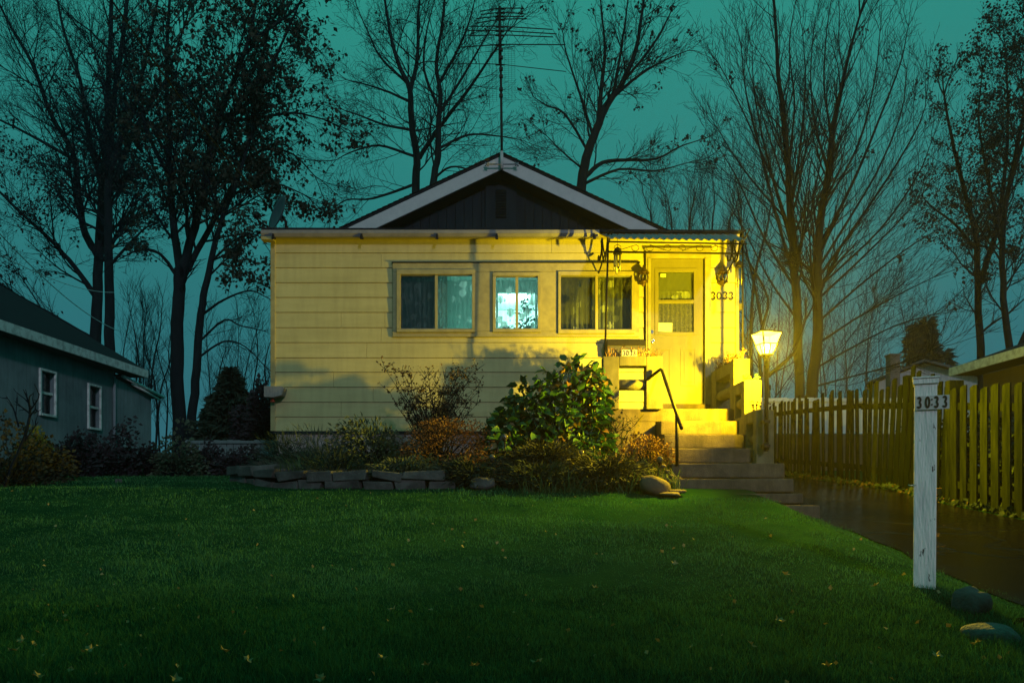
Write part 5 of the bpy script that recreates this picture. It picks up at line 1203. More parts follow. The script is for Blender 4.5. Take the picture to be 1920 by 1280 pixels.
# ------------------------------------------------------------------ trees
def catmull(p, k=4):
    p = [np.array(a, float) for a in p]; p = [2 * p[0] - p[1]] + p + [2 * p[-1] - p[-2]]; out = []
    for i in range(1, len(p) - 2):
        for j in range(k):
            t = j / k; a, b, c, d = p[i - 1], p[i], p[i + 1], p[i + 2]
            out.append(.5 * ((2 * b) + (-a + c) * t + (2 * a - 5 * b + 4 * c - d) * t * t + (-a + 3 * b - 3 * c + d) * t ** 3))
    out.append(p[-2]); return out
class Tree:
    def __init__(s, seed): s.g = random.Random(seed); s.pol = {}; s.tips = []; s.limbs = []
    def put(s, pts, rad, sides): s.pol.setdefault((len(pts), sides), []).append((pts, rad))
    def branch(s, p, d, L, r, lev, up, wig, ang, dens, sub):
        g = s.g; n = 5 if lev > 1 else 4
        pts = [tuple(p)]; x, y, z = p; dx, dy, dz_ = d; st = L / n
        for i in range(n):
            dx += g.gauss(0, wig); dy += g.gauss(0, wig); dz_ += g.gauss(0, wig) + up
            m = sqrt(dx * dx + dy * dy + dz_ * dz_) or 1; dx, dy, dz_ = dx / m, dy / m, dz_ / m
            x += dx * st; y += dy * st; z += dz_ * st; pts.append((x, y, z))
        rad = [max(.0035, r * (1 - .72 * i / n)) for i in range(n + 1)]
        s.put(pts, rad, 4 if r > .02 else 3)
        if lev == 0:
            s.tips += pts[2:]; return
        k = max(2, int(L * dens * g.uniform(.8, 1.2)))
        for i in range(k):
            t = .18 + .80 * (i + g.random()) / k; j = min(n - 1, int(t * n)); f = t * n - j
            a, b = pts[j], pts[j + 1]; q = tuple(a[c] + (b[c] - a[c]) * f for c in range(3))
            tx, ty, tz = (b[0] - a[0]) / st, (b[1] - a[1]) / st, (b[2] - a[2]) / st
            s.branch(q, s.turn((tx, ty, tz), ang * g.uniform(.65, 1.3)), L * sub * (1.15 - .65 * t) * g.uniform(.6, 1.15), max(.005, r * .5 * (1.1 - .6 * t)), lev - 1, up, wig, ang, dens * 1.25, sub)
    def turn(s, t, a):
        g = s.g
        while True:
            v = (g.gauss(0, 1), g.gauss(0, 1), g.gauss(0, 1)); k = v[0] * t[0] + v[1] * t[1] + v[2] * t[2]
            v = (v[0] - k * t[0], v[1] - k * t[1], v[2] - k * t[2]); m = sqrt(v[0] ** 2 + v[1] ** 2 + v[2] ** 2)
            if m > .2: break
        return tuple(t[i] * cos(a) + v[i] / m * sin(a) for i in range(3))
    def limb(s, pts, r0, r1, Llen, lev=2, up=.05, wig=.13, ang=.75, dens=6.0, sub=.58, start=.1, side=8, end=True, step=.42):
        P = catmull(pts, 4); s.limbs.append(P); n = len(P); R_ = [r0 + (r1 - r0) * i / (n - 1) for i in range(n)]
        P = [tuple(p + np.array([s.g.gauss(0, .10 * R_[i]) if 0 < i else 0 for _ in range(3)])) for i, p in enumerate(P)]
        s.put(P, R_, side)
        d = [0]
        for a, b in zip(P[:-1], P[1:]): d.append(d[-1] + sqrt(sum((a[c] - b[c]) ** 2 for c in range(3))))
        T = d[-1]; q = start * T
        while q < T:
            i = next(k for k in range(n - 1) if d[k + 1] >= q); f = (q - d[i]) / (d[i + 1] - d[i] + 1e-9)
            a, b = P[i], P[i + 1]; m = d[i + 1] - d[i] + 1e-9
            p = tuple(a[c] + (b[c] - a[c]) * f for c in range(3)); t = tuple((b[c] - a[c]) / m for c in range(3))
            tt = q / T
            s.branch(p, s.turn(t, ang * s.g.uniform(.7, 1.25)), Llen * 1.3 * (1.1 - .5 * tt) * s.g.uniform(.5, 1.15), max(.008, (r0 + (r1 - r0) * tt) * .38), lev, up, wig, ang, dens, sub)
            q += .8 * step * s.g.uniform(.5, 1.5)
        if end:
            a, b = P[-2], P[-1]; m = sqrt(sum((a[c] - b[c]) ** 2 for c in range(3))) + 1e-9; t = tuple((b[c] - a[c]) / m for c in range(3))
            for _ in range(3): s.branch(b, s.turn(t, .3), Llen * .8, r1, lev, up, wig, ang, dens, sub)
    def finish(s, name, label, base, leafm=None, leaf=.09, nleaf=0, clump=.12, region=None, cat='tree', group=None, seed=0, width=.35):
        root = thing(name, label, cat, base, group)
        tr, br = MB(), MB()
        for (n, sides), lst in s.pol.items():
            v_, q_ = tubes(np.array([a for a, _ in lst]), np.array([b for _, b in lst]), sides)
            (tr if sides > 4 else br).add(v_, [q_], sides > 4)
        part('trunk', tr, M['bark'], root)
        if br.n: part('twigs', br, M['twig'], root)
        if leafm and nleaf:
            g = np.random.default_rng(seed); T = np.array(s.tips)
            if region is not None: T = T[region(T)]
            # leaves hang in clusters: pick cluster twigs, then several leaves on each
            kc = max(1, nleaf // 9); c_ = T[g.integers(0, len(T), kc)]
            pts = np.repeat(c_, 9, 0) + g.normal(0, clump, (kc * 9, 3)) * np.array([1, 1, .8])
            f = MB(); leaves(f, pts, leaf, 'diamond', droop=.7, seed=seed, width=width); part('crown', f, leafm, root)
        return root
def L3(pts, Y, d0=0.0, d1=0.0):
    n = len(pts); return [at(px, py, Y + d0 + (d1 - d0) * i / max(1, n - 1)) for i, (px, py) in enumerate(pts)]
def pxs(T): return 960 + T[:, 0] * F / T[:, 1], 930 - T[:, 2] * F / T[:, 1]

# A: two bare-ish trunks behind the left neighbour
t = Tree(1); Y = 27
t.limb(L3([(176, 840), (178, 660), (182, 560), (185, 470), (192, 350), (200, 250), (205, 120), (212, -60)], Y), .22, .06, 2.6, start=.38, up=.06)
t.limb(L3([(184, 480), (160, 440), (148, 370), (138, 290), (95, 215), (60, 120), (20, 50), (-20, -30)], Y, 0, 1.5), .13, .03, 2.4, up=.07)
t.limb(L3([(182, 560), (140, 500), (95, 450), (40, 400), (-30, 330)], Y, 0, -1.5), .10, .03, 2.4, up=.05)
t.limb(L3([(178, 640), (113, 600), (34, 555), (-30, 510)], Y, 0, -2), .10, .03, 2.2, up=.03)
t.limb(L3([(140, 300), (60, 255), (0, 225), (-50, 200)], Y, .5, 2), .06, .02, 1.8, up=.08)
t.limb(L3([(192, 350), (165, 250), (150, 150), (120, 60), (100, -40)], Y, 0, 1), .09, .03, 2.2, up=.08)
reg = lambda T: ((lambda px, py: (py > 250 + .35 * (px - 100)) & (py < 600))(*pxs(T)))
t.finish('tall_tree', 'tall half-bare tree with a slim dark trunk behind the left neighbour house', (-14, 27, 1), M['leaf_brown'], .10, 3600, .11, reg, seed=101)
t = Tree(2); Y = 25.5
t.limb(L3([(207, 840), (207, 690), (206, 560), (203, 440), (206, 300), (215, 180), (232, 60), (245, -60)], Y), .19, .05, 2.3, start=.42, up=.07)
t.limb(L3([(208, 320), (232, 250), (255, 190), (264, 150), (280, 80), (300, -20)], Y, 0, -1), .10, .03, 2.0, up=.08)
t.limb(L3([(215, 340), (250, 250), (282, 195), (310, 150), (345, 50)], Y, 0, 1.2), .09, .03, 2.0, up=.08)
t.limb(L3([(204, 500), (240, 460), (270, 430), (290, 420)], Y, 0, -1), .05, .015, 1.4, up=.03)
reg = lambda T: ((lambda px, py: (py > 60) & (py < 560))(*pxs(T)))
t.finish('tall_tree', 'slender second tree close beside the tall half-bare trunk on the left', (-12.8, 25.5, 1), M['leaf_brown'], .10, 2900, .11, reg, seed=102)
# C: leafy tree
t = Tree(3); Y = 21
t.limb(L3([(336, 860), (335, 780), (333, 680), (334, 580), (338, 505)], Y), .185, .15, 1.2, start=.85, end=False)
t.limb(L3([(338, 510), (325, 420), (318, 330), (316, 230), (312, 120), (320, -30)], Y, 0, .8), .11, .035, 2.0, up=.05, step=.34)
t.limb(L3([(340, 512), (372, 400), (392, 300), (412, 210), (440, 150), (470, 60), (485, -40)], Y, 0, -1), .12, .03, 2.0, up=.05, step=.34)
t.limb(L3([(343, 520), (380, 450), (425, 370), (455, 300), (475, 230), (482, 150), (505, 50)], Y, 0, 1), .09, .03, 1.9, up=.05, step=.34)
t.limb(L3([(413, 222), (450, 205), (490, 165), (525, 90), (560, 10)], Y, -.5, -2), .06, .02, 1.7, up=.03, step=.3)
t.limb(L3([(418, 228), (480, 222), (550, 212), (610, 225)], Y, -.5, .5), .055, .018, 1.5, up=-.02, step=.3)
t.limb(L3([(455, 300), (500, 280), (550, 290), (590, 330)], Y, 1, 2), .05, .015, 1.4, up=-.03, step=.3)
t.limb(L3([(425, 372), (470, 350), (520, 345), (570, 365)], Y, 1, 0), .045, .015, 1.2, up=-.04, step=.28)
t.limb(L3([(330, 515), (300, 476), (265, 468), (235, 480)], Y, 0, -1), .05, .015, 1.1, up=0)
t.limb(L3([(318, 330), (285, 270), (262, 200), (240, 120)], Y, 0, -1), .06, .02, 1.6, up=.05)
t.limb(L3([(470, 80), (510, 50), (550, 20), (580, -20)], Y, -1, 0), .05, .02, 1.6, up=.02)
t.finish('leafy_tree', 'leafy dark tree with a straight trunk left of the house', (-8.7, 21, .9), M['leaf_dark'], .115, 12000, .10, lambda T: ((lambda px, py: (py < 470) & (px > 225))(*pxs(T))), seed=103)
t = Tree(4); Y = 20
t.limb(L3([(355, 860), (360, 780), (368, 690), (377, 590), (388, 525), (402, 460), (420, 400), (448, 330), (472, 250)], Y), .125, .04, 1.6, start=.55)
t.limb(L3([(379, 590), (420, 562), (468, 545), (505, 560)], Y, 0, -1), .035, .010, 1.0, up=-.03, ang=.6)
t.limb(L3([(370, 672), (420, 640), (460, 650), (500, 690)], Y, 0, 1), .03, .010, .9, up=-.03, ang=.6)
t.limb(L3([(374, 640), (420, 600), (450, 610), (495, 620)], Y, 0, -1), .03, .008, .8, up=.0, ang=.6)
t.limb(L3([(396, 490), (440, 450), (480, 440), (505, 470)], Y, 0, -1), .03, .008, .9, up=-.05)
t.finish('leaning_tree', 'thinner trunk leaning right beside the straight leafy tree', (-8.0, 20, .9), M['leaf_dark'], .11, 2900, .10, lambda T: ((lambda px, py: (py < 540))(*pxs(T))), seed=104)
# E: bare tree behind the gable, left of the antenna
t = Tree(5); Y = 27
t.limb(L3([(783, 760), (781, 560), (780, 360), (780, 293), (770, 206), (768, 166), (746, 119), (731, 59), (719, -20)], Y), .17, .035, 2.1, start=.55, step=.40)
t.limb(L3([(769, 172), (782, 111), (784, 40), (788, -30)], Y, 0, 1), .08, .03, 1.8, step=.36)
t.limb(L3([(786, 297), (822, 241), (877, 170), (925, 99), (950, 60)], Y, 0, -1.5), .08, .018, 1.8, up=.05, step=.36)
for pts, r in (([(767, 190), (731, 174), (690, 160), (650, 150)], .05), ([(776, 245), (720, 234), (670, 215), (640, 205)], .05), ([(777, 293), (711, 273), (660, 285), (630, 300)], .05), ([(779, 345), (700, 372), (650, 375), (620, 395)], .05), ([(768, 160), (715, 110), (690, 60), (672, 20)], .05)):
    t.limb(L3(pts, Y, 0, t.g.uniform(-2, 2)), r, .012, 1.5, up=.03, step=.34)
t.finish('bare_tree', 'bare spreading tree behind the gable left of the antenna', (-3.2, 27, 1), M['leaf_brown'], .08, 260, .06, seed=105)
t = Tree(6); Y = 25.5
t.limb(L3([(808, 760), (808, 560), (811, 356), (822, 293), (822, 237), (826, 178), (818, 119), (830, 40), (836, -40)], Y), .14, .03, 1.9, start=.55, step=.36)
for pts, r in (([(824, 215), (870, 140), (905, 80), (930, 40)], .05), ([(826, 277), (877, 253), (930, 255), (975, 262)], .045), ([(814, 335), (845, 313), (890, 320), (960, 335)], .04), ([(822, 160), (860, 90), (880, 40), (895, -20)], .05), ([(820, 200), (795, 130), (800, 60), (815, 0)], .05)):
    t.limb(L3(pts, Y, 0, t.g.uniform(-1.5, 1.5)), r, .012, 1.5, up=.03, step=.32)
t.finish('bare_tree', 'slim bare tree behind the roof directly left of the antenna mast', (-2.5, 25.5, 1), M['leaf_brown'], .08, 200, .06, seed=106)
# F: bare tree right of the antenna, a few leaves left
t = Tree(7); Y = 25
t.limb(L3([(1085, 760), (1086, 560), (1090, 352), (1103, 285), (1122, 233), (1142, 190), (1166, 158), (1190, 100), (1202, 40), (1212, -40)], Y), .19, .03, 1.7, start=.60, step=.38)
for pts, r in (([(1122, 233), (1128, 160), (1134, 100), (1130, 40), (1122, -30)], .08), ([(1142, 190), (1200, 140), (1250, 112), (1290, 95)], .055), ([(1097, 332), (1130, 305), (1180, 300), (1230, 298), (1275, 275), (1315, 262)], .075), ([(1095, 345), (1160, 318), (1230, 320), (1290, 305)], .05), ([(1103, 285), (1060, 215), (1025, 198), (1000, 182)], .045), ([(1112, 255), (1085, 170), (1062, 100), (1055, 60)], .05), ([(1096, 320), (1055, 285), (1025, 255)], .035), ([(1150, 180), (1165, 90), (1175, 20), (1180, -30)], .05), ([(1160, 165), (1220, 90), (1250, 40), (1262, 10)], .045)):
    t.limb(L3(pts, Y, 0, t.g.uniform(-1.5, 1.5)), r, .012, 1.35, up=.05, ang=.6, step=.32)
t.finish('bare_tree', 'bare tree with a few clinging leaves right of the antenna', (2.2, 25, 1), M['leaf_brown'], .10, 900, .07, seed=107)
# G: big many-stemmed bare tree right of the house
t = Tree(8); Y = 23
kw = dict(up=.085, ang=.50, wig=.11, sub=.62, dens=3.6)
t.limb(L3([(1500, 800), (1500, 745), (1496, 620), (1488, 480), (1480, 380), (1478, 309), (1466, 192), (1459, 137), (1455, 60), (1450, -20)], Y), .16, .03, 2.3, start=.3, step=.36, **kw)
t.limb(L3([(1515, 800), (1520, 740), (1532, 650), (1533, 560), (1534, 440), (1553, 330), (1562, 240), (1572, 192), (1589, 113), (1612, 30)], Y), .19, .03, 2.4, start=.25, step=.36, **kw)
for pts, r, d in (([(1484, 440), (1450, 340), (1405, 235), (1372, 165), (1348, 120)], .045, 1), ([(1490, 520), (1460, 420), (1430, 300), (1400, 180), (1390, 90)], .07, -1), ([(1536, 470), (1600, 340), (1650, 220), (1688, 120), (1703, 50)], .07, 1), ([(1535, 520), (1620, 400), (1680, 310), (1720, 240), (1735, 200)], .06, -1.5),
                  ([(1535, 560), (1620, 480), (1690, 410), (1740, 350)], .05, 1), ([(1540, 640), (1600, 600), (1680, 555), (1750, 520)], .05, -1), ([(1530, 690), (1600, 650), (1680, 610), (1750, 590)], .045, -2), ([(1525, 725), (1600, 705), (1690, 680), (1760, 650)], .04, -2.5),
                  ([(1482, 400), (1500, 280), (1510, 160), (1505, 60)], .06, 1), ([(1555, 330), (1530, 240), (1520, 150), (1525, 60)], .05, 0), ([(1482, 420), (1420, 350), (1375, 290), (1345, 240)], .045, 1)):
    t.limb(L3(pts, Y, 0, d), r * .75, .011, 1.9, step=.42, **kw)
for pts, r, d in (([(1486, 470), (1440, 300), (1415, 180), (1410, 90)], .05, 1.5), ([(1484, 380), (1440, 250), (1400, 120)], .04, -1.5), ([(1478, 300), (1490, 200), (1480, 90), (1490, 10)], .04, -1), ([(1560, 260), (1545, 160), (1550, 60), (1560, -10)], .04, 1),
                  ([(1545, 390), (1610, 270), (1640, 150), (1650, 60)], .045, -1), ([(1536, 500), (1640, 330), (1690, 210), (1700, 130)], .05, 1.5), ([(1534, 540), (1650, 430), (1720, 330), (1745, 270)], .045, -2), ([(1538, 600), (1630, 520), (1710, 460), (1760, 430)], .045, 2), ([(1490, 540), (1430, 440), (1385, 340), (1350, 280)], .05, -1.5), ([(1495, 600), (1440, 520), (1400, 440), (1370, 390)], .045, 1)):
    t.limb(L3(pts, Y, 0, d), r * .8, .010, 1.7, step=.45, **kw)
t.limb(L3([(1445, 800), (1438, 720), (1432, 640), (1420, 560), (1402, 480), (1385, 400)], Y - 1.5), .07, .015, 1.3, step=.34, **kw)
t.limb(L3([(1440, 705), (1470, 680), (1492, 655), (1510, 600)], Y - 1.5, 0, 0), .06, .03, 1.0, step=.5, **kw)
t.finish('bare_tree', 'large many-stemmed bare tree fanning out beyond the lamp', (8.4, 23, 1), M['leaf_brown'], .10, 240, .08, seed=108)
# H: far right trees
t = Tree(9); Y = 26
t.limb(L3([(1842, 820), (1840, 680), (1834, 560), (1830, 450), (1806, 350), (1785, 260), (1770, 180)], Y), .14, .03, 1.8, start=.3, step=.4)
t.limb(L3([(1838, 530), (1868, 430), (1884, 330), (1890, 210), (1885, 90)], Y, 0, 1), .10, .02, 1.7, step=.36)
t.limb(L3([(1832, 470), (1790, 420), (1750, 390), (1730, 370)], Y, 0, -1), .05, .015, 1.3, step=.36)
t.limb(L3([(1870, 420), (1850, 320), (1835, 230), (1840, 150)], Y, 0, -1), .06, .015, 1.5, step=.36)
t.finish('leafy_tree', 'tree with small clinging leaves beyond the right neighbour roof', (15.3, 26, 1), M['leaf_brown'], .09, 6500, .09, lambda T: ((lambda px, py: (py < 520))(*pxs(T))), seed=109)
t = Tree(10); Y = 24
t.limb(L3([(1896, 820), (1895, 680), (1882, 560), (1880, 430), (1902, 300), (1925, 180), (1930, 60)], Y), .12, .03, 1.8, start=.3, step=.4)
t.limb(L3([(1896, 690), (1930, 610), (1980, 500), (2010, 380), (2020, 200)], Y, 0, 1), .10, .03, 1.8, step=.4)
t.limb(L3([(1890, 360), (1920, 260), (1960, 140), (1980, 60)], Y, 0, -1), .07, .02, 1.6, step=.36)
t.finish('leafy_tree', 'forked tree at the right edge with small clinging leaves', (15, 24, 1), M['leaf_brown'], .09, 6500, .09, lambda T: ((lambda px, py: (py < 480))(*pxs(T))), seed=110)
# thin background saplings
def saplings(name, label, specs, seed, Llen=.9, cat='sapling'):
    t = Tree(seed)
    for pts, Y, r in specs: t.limb(L3(pts, Y, 0, t.g.uniform(-1, 1)), r, .01, Llen, lev=1, up=.08, ang=.5, side=5, step=.3, start=.25)
    a = specs[0]; return t.finish(name, label, at(a[0][0][0], 840, a[1]))
saplings('thin_saplings', 'thin leafless saplings between the neighbour lean-to and the straight trunk', [([(262, 880), (262, 720), (255, 640), (242, 570)], 30, .05), ([(275, 880), (285, 700), (300, 620), (305, 560)], 30, .05), ([(290, 880), (300, 740), (318, 680), (322, 620)], 29, .04), ([(302, 880), (290, 720), (270, 650), (275, 580)], 31, .04)], 21, 1.1)
saplings('background_tree', 'distant leafless tree peeking over the right end of the roof', [([(1262, 700), (1260, 440), (1255, 390), (1245, 350)], 34, .05), ([(1290, 700), (1292, 440), (1300, 380), (1310, 340)], 34, .06), ([(1330, 700), (1335, 440), (1340, 380), (1335, 320)], 35, .06), ([(1362, 700), (1365, 440), (1380, 390), (1390, 330)], 34, .05), ([(1225, 700), (1222, 430), (1215, 390), (1205, 360)], 35, .05)], 22, 1.5, 'tree')
saplings('thin_tree', 'slim leafless tree just right of the house corner', [([(1412, 800), (1408, 640), (1415, 520), (1440, 420), (1450, 340)], 19, .06), ([(1430, 800), (1425, 640), (1440, 560), (1395, 470), (1390, 400)], 18.5, .05)], 23, 1.1, 'tree')
def thicket(label, px0, px1, ptop, Y, n, seed, Llen=1.2, cat='tree'):
    g = random.Random(seed); specs = []
    for i in range(n):
        a = px0 + (px1 - px0) * (i + g.random()) / n; b = a + g.uniform(-25, 25); tp = ptop + g.uniform(-10, 60)
        specs.append(([(a, 860), (a + g.uniform(-5, 5), 740), ((a + b) / 2 + g.uniform(-8, 8), (740 + tp) / 2), (b, tp)], Y + g.uniform(-2, 2), g.uniform(.03, .055)))
    saplings('background_thicket', label, specs, seed, Llen, cat)
thicket('hazy leafless thicket seen through the stems of the many-stemmed tree', 1440, 1600, 520, 36, 8, 211, 1.8, 'thicket')
thicket('hazy leafless thicket between the lamp tree and the distant white house', 1580, 1760, 560, 38, 8, 212, 1.8, 'thicket')
thicket('distant leafless thicket behind the right roof edge and awning', 1230, 1420, 345, 38, 9, 213, 2.2, 'thicket')
thicket('leafless thicket above the cedar left of the house', 385, 505, 590, 32, 7, 214, 1.5, 'thicket')
thicket('leafless thicket behind the lean-to of the left neighbour', 228, 330, 570, 34, 7, 215, 1.5, 'thicket')
# nest in the big tree
x, y, z = at(1480, 487, 22.9); m_ = MB(); g = random.Random(5); P, R = [], []
for i in range(260):
    a = g.uniform(0, 6.28); b = g.uniform(0, 6.28); rr = .28 * g.random() ** .5; p = (x + rr * cos(a), y + rr * sin(a), z + g.uniform(-.2, .2)); q_ = (p[0] + g.uniform(-.2, .2), p[1] + g.uniform(-.2, .2), p[2] + g.uniform(-.14, .14)); P.append([p, q_]); R.append([.011, .006])
vv, qq = tubes(np.array(P), np.array(R), 3); m_.add(vv, [qq]); solo('squirrel_nest', m_, M['twig'], 'dark ball-shaped twig nest high in the many-stemmed bare tree', 'nest', (x, y, z))

# evergreens
def conifer(name, label, cx, Y, ybase, ytop, wpx, m, seed, n=2600, leaf=.35, lop=0.0, cat='evergreen'):
    g = np.random.default_rng(seed); x0, _, zt = at(cx, ytop, Y); zb = at(cx, ybase, Y)[2]; W_ = wpx * Y / F / 2
    root = thing(name, label, cat, (x0, Y, zb)); H = zt - zb
    m_ = MB(); m_.tube([(x0, Y, zb - .3), (x0, Y, zt - H * .03)], [W_ * .09, .015], 6); part('trunk', m_, M['bark'], root)
    t = g.uniform(0, 1, n) ** .8; a = g.uniform(0, 2 * pi, n); lay = .72 + .28 * np.sin(t * 38 + np.sin(a * 3) * 1.6)
    rr = W_ * (1 - t) ** .75 * lay * g.uniform(.25, 1.0, n) ** .5 * (1 + .25 * np.sin(a * 3 + t * 9))
    pts = np.stack([x0 + rr * np.cos(a), Y + rr * np.sin(a), zb + H * t * .98], 1); d = np.stack([np.cos(a), np.sin(a), .0 * a], 1)
    f = MB(); leaves(f, pts, leaf, 'diamond', up=d * 1.0, droop=.35, seed=seed, width=.22); part('crown', f, m, root)
conifer('spruce', 'ragged dark spruce rising behind the distant white house', 1722, 46, 700, 612, 46, M['spruce'], 71, 620, .55)
conifer('spruce', 'narrow dark spruce top next to the ragged one', 1738, 45, 700, 600, 40, M['spruce'], 72, 620, .50)
conifer('spruce', 'stubby dark evergreen low above the distant roof', 1768, 44, 705, 660, 34, M['spruce'], 73, 260, .5)
conifer('cedar', 'dense dark cedar left of the house', 432, 19, 830, 690, 130, M['cedar'], 74, 5200, .16)
conifer('cedar', 'second cedar merging into the hedge next to the house', 405, 20, 830, 740, 90, M['cedar'], 75, 2600, .16)

# shrubs in front of the left neighbour
def hedge_bush(name, label, px, pbase, ptop, Y, wpx, m, n, leaf, seed, nst=60, lump=.25, cat='shrub', width=.4):
    x, y, zb = at(px, pbase, Y); zt = at(px, ptop, Y)[2]; W_ = wpx * Y / F / 2
    return shrub(name, label, cat, (x, y, zb), (W_, W_ * .75, zt - zb), n, leaf, m, 'diamond', seed, nst, lump, .3, .1, width, freq=4.0)
hedge_bush('leafy_shrub', 'tangled olive shrub at the left edge of the lawn', 10, 945, 800, 9.3, 210, M['olive'], 5200, .045, 81, 120)
hedge_bush('leafy_shrub', 'olive and green shrub next to the dead sapling', 75, 920, 815, 9.8, 110, M['olive'], 2600, .045, 82, 80)
hedge_bush('yellow_shrub', 'small yellow-green leafy bush below the first neighbour window', 62, 850, 793, 10.4, 60, M['limegreen'], 800, .05, 83, 20)
hedge_bush('purple_shrub', 'dark purple shrub below the neighbour window wall', 135, 905, 800, 11.2, 130, M['purple'], 3400, .06, 84, 80)
hedge_bush('purple_shrub', 'tall dark purple shrub reaching the second neighbour window', 195, 905, 778, 11.6, 120, M['purple'], 3600, .06, 85, 90, .3)
hedge_bush('purple_shrub', 'dark wide shrub in front of the lean-to', 265, 898, 822, 12.0, 120, M['purple'], 3000, .06, 86, 80)
hedge_bush('purple_shrub', 'grey-leaved shrub in front of the straight tree trunk', 330, 897, 812, 11.8, 110, M['grey_green'], 1700, .055, 87, 70)
hedge_bush('purple_shrub', 'dark shrub left of the pale board fence', 385, 895, 822, 12.2, 90, M['purple'], 2400, .055, 88, 70)
hedge_bush('purple_shrub', 'low dark shrub covering part of the pale board fence', 448, 892, 838, 12.0, 100, M['purple'], 2400, .055, 89, 80)
hedge_bush('tall_hedge', 'tall twiggy hedge against the left side of the house', 493, 830, 718, 17, 70, M['purple'], 3600, .09, 90, 160, .2, 'hedge')
hedge_bush('tall_hedge', 'dark twiggy hedge beneath the cedar', 470, 832, 740, 18, 80, M['purple'], 3000, .09, 91, 140, .2, 'hedge')
# dead sapling at left
t = Tree(31); Yd = 9.0
t.limb(L3([(5, 925), (20, 880), (42, 830), (54, 790), (57, 760)], Yd), .022, .012, .3, lev=0, ang=.5, side=6, start=.9, end=False)
for pts in ([(57, 765), (50, 745), (44, 730), (40, 748)][:3], [(56, 775), (40, 762), (28, 752)], [(57, 768), (70, 750), (74, 738)], [(55, 782), (66, 768), (72, 772)], [(40, 835), (58, 810), (72, 790)], [(35, 800), (25, 765), (12, 743)], [(56, 770), (55, 745), (62, 738)]):
    t.limb(L3(pts, Yd, 0, t.g.uniform(-.2, .2)), .010, .004, .18, lev=0, ang=.6, side=6, start=.3, end=False, step=.15)
t.finish('dead_sapling', 'leafless forked dead sapling leaning at the left edge of the lawn', at(5, 925, Yd), cat='sapling')
for i, px in enumerate((219, 226)):
    x, y, z = at(px, 913, 9.6); m_ = MB(); m_.boxr((x, y, z + .04), .016, .012, .06, .2, .1 * i); solo('marker_stake', m_, M['greystone'], ('left' if i == 0 else 'right') + ' of two short pale stakes in the grass before the purple shrubs', 'stake', (x, y, z), 'short pale stakes')

# ------------------------------------------------------------------ wires
def wire(label, a, b, sag, r=.012, col=None):
    a, b = np.array(a), np.array(b); p = [tuple(a + (b - a) * t - np.array([0, 0, 4 * sag * t * (1 - t)])) for t in np.linspace(0, 1, 24)]
    m_ = MB(); m_.tube(p, r, 5); solo('overhead_cable', m_, col or M['twig'], label, 'cable', tuple(b), 'overhead cables')
wire('overhead cable running down to the satellite dish corner of the house', at(209, 0, 8.0), at(510, 393, 11.6), .10, .010)
wire('pale overhead wire crossing in front of the left tree trunks', at(-40, 395, 12), at(222, 620, 22.5), .25, .010, M['metaltrim'])
wire('upper pale wire leading towards the neighbour eave', at(-40, 455, 13), at(216, 548, 24), .22, .008, M['metaltrim'])

# ------------------------------------------------------------------ lit room plant
x, y, z = at(986, 622, 11.75)
hp = thing('houseplant', 'dark leafy houseplant standing in the bright middle window', 'houseplant', (x, y, z - .1))
g = np.random.default_rng(9); pts = []
for k in range(46):
    tt = g.uniform(0, 1); s_ = .20 * (1 - tt) ** .7 + .02; pts.append((x + .02 * sin(tt * 7) + g.normal(0, s_ * .5), y + g.normal(0, .05), z + .02 + tt * .50))
for k in range(60): pts.append((x + g.normal(0, .09), y + g.normal(0, .05), z + g.uniform(-.02, .14)))
f = MB(); leaves(f, np.array(pts), .075, 'diamond', droop=-.1, seed=3, width=.25); part('foliage', f, M['plantdark'], hp)
m_ = MB(); m_.tube([(x, y, z - .12), (x + .01, y, z + .25), (x - .01, y, z + .5)], [.008, .006, .002], 5)
for k in range(9):
    zz = z + .1 + k * .045; m_.tube([(x, y, zz), (x + (-1) ** k * (.14 - k * .01), y, zz + .05)], .004, 4)
part('stem', m_, M['plantdark'], hp)
m_ = MB(); m_.lathe([(.07, z - .25), (.09, z - .10), (.085, z - .10)], (x, y, 0), 14); part('pot', m_, M['darktone'], hp)
x, y, z = at(945, 618, 11.7); m_ = MB(); m_.rock((x, y, z - .01), .10, .05, .07, 0, .15, 4); solo('ornament', m_, M['darkinterior'], 'rounded dark ornament on the sill of the bright middle window', 'ornament', (x, y, z))

# ------------------------------------------------------------------ unseen leafy blocker, added behind the camera to shade the near lawn
shade_blk = thing('shade_blocker', 'unseen leafy blocker added behind the camera to shade the near lawn', 'hedge', (2, -2.6, -1.5))
ng = 9000; hp_ = np.stack([NR.uniform(-9, 15, ng), NR.uniform(-3.1, -2.1, ng), NR.uniform(-1.4, BLOCKER_TOP, ng) + 0], 1)
f = MB(); leaves(f, hp_, .20, 'diamond', droop=.1, seed=91, width=.5); part('foliage', f, M['cedar'], shade_blk)
m_ = MB(); m_.box(-8.9, 14.9, -2.9, -2.3, -1.5, BLOCKER_TOP - .12); part('blocker_core', m_, M['twig'], shade_blk)

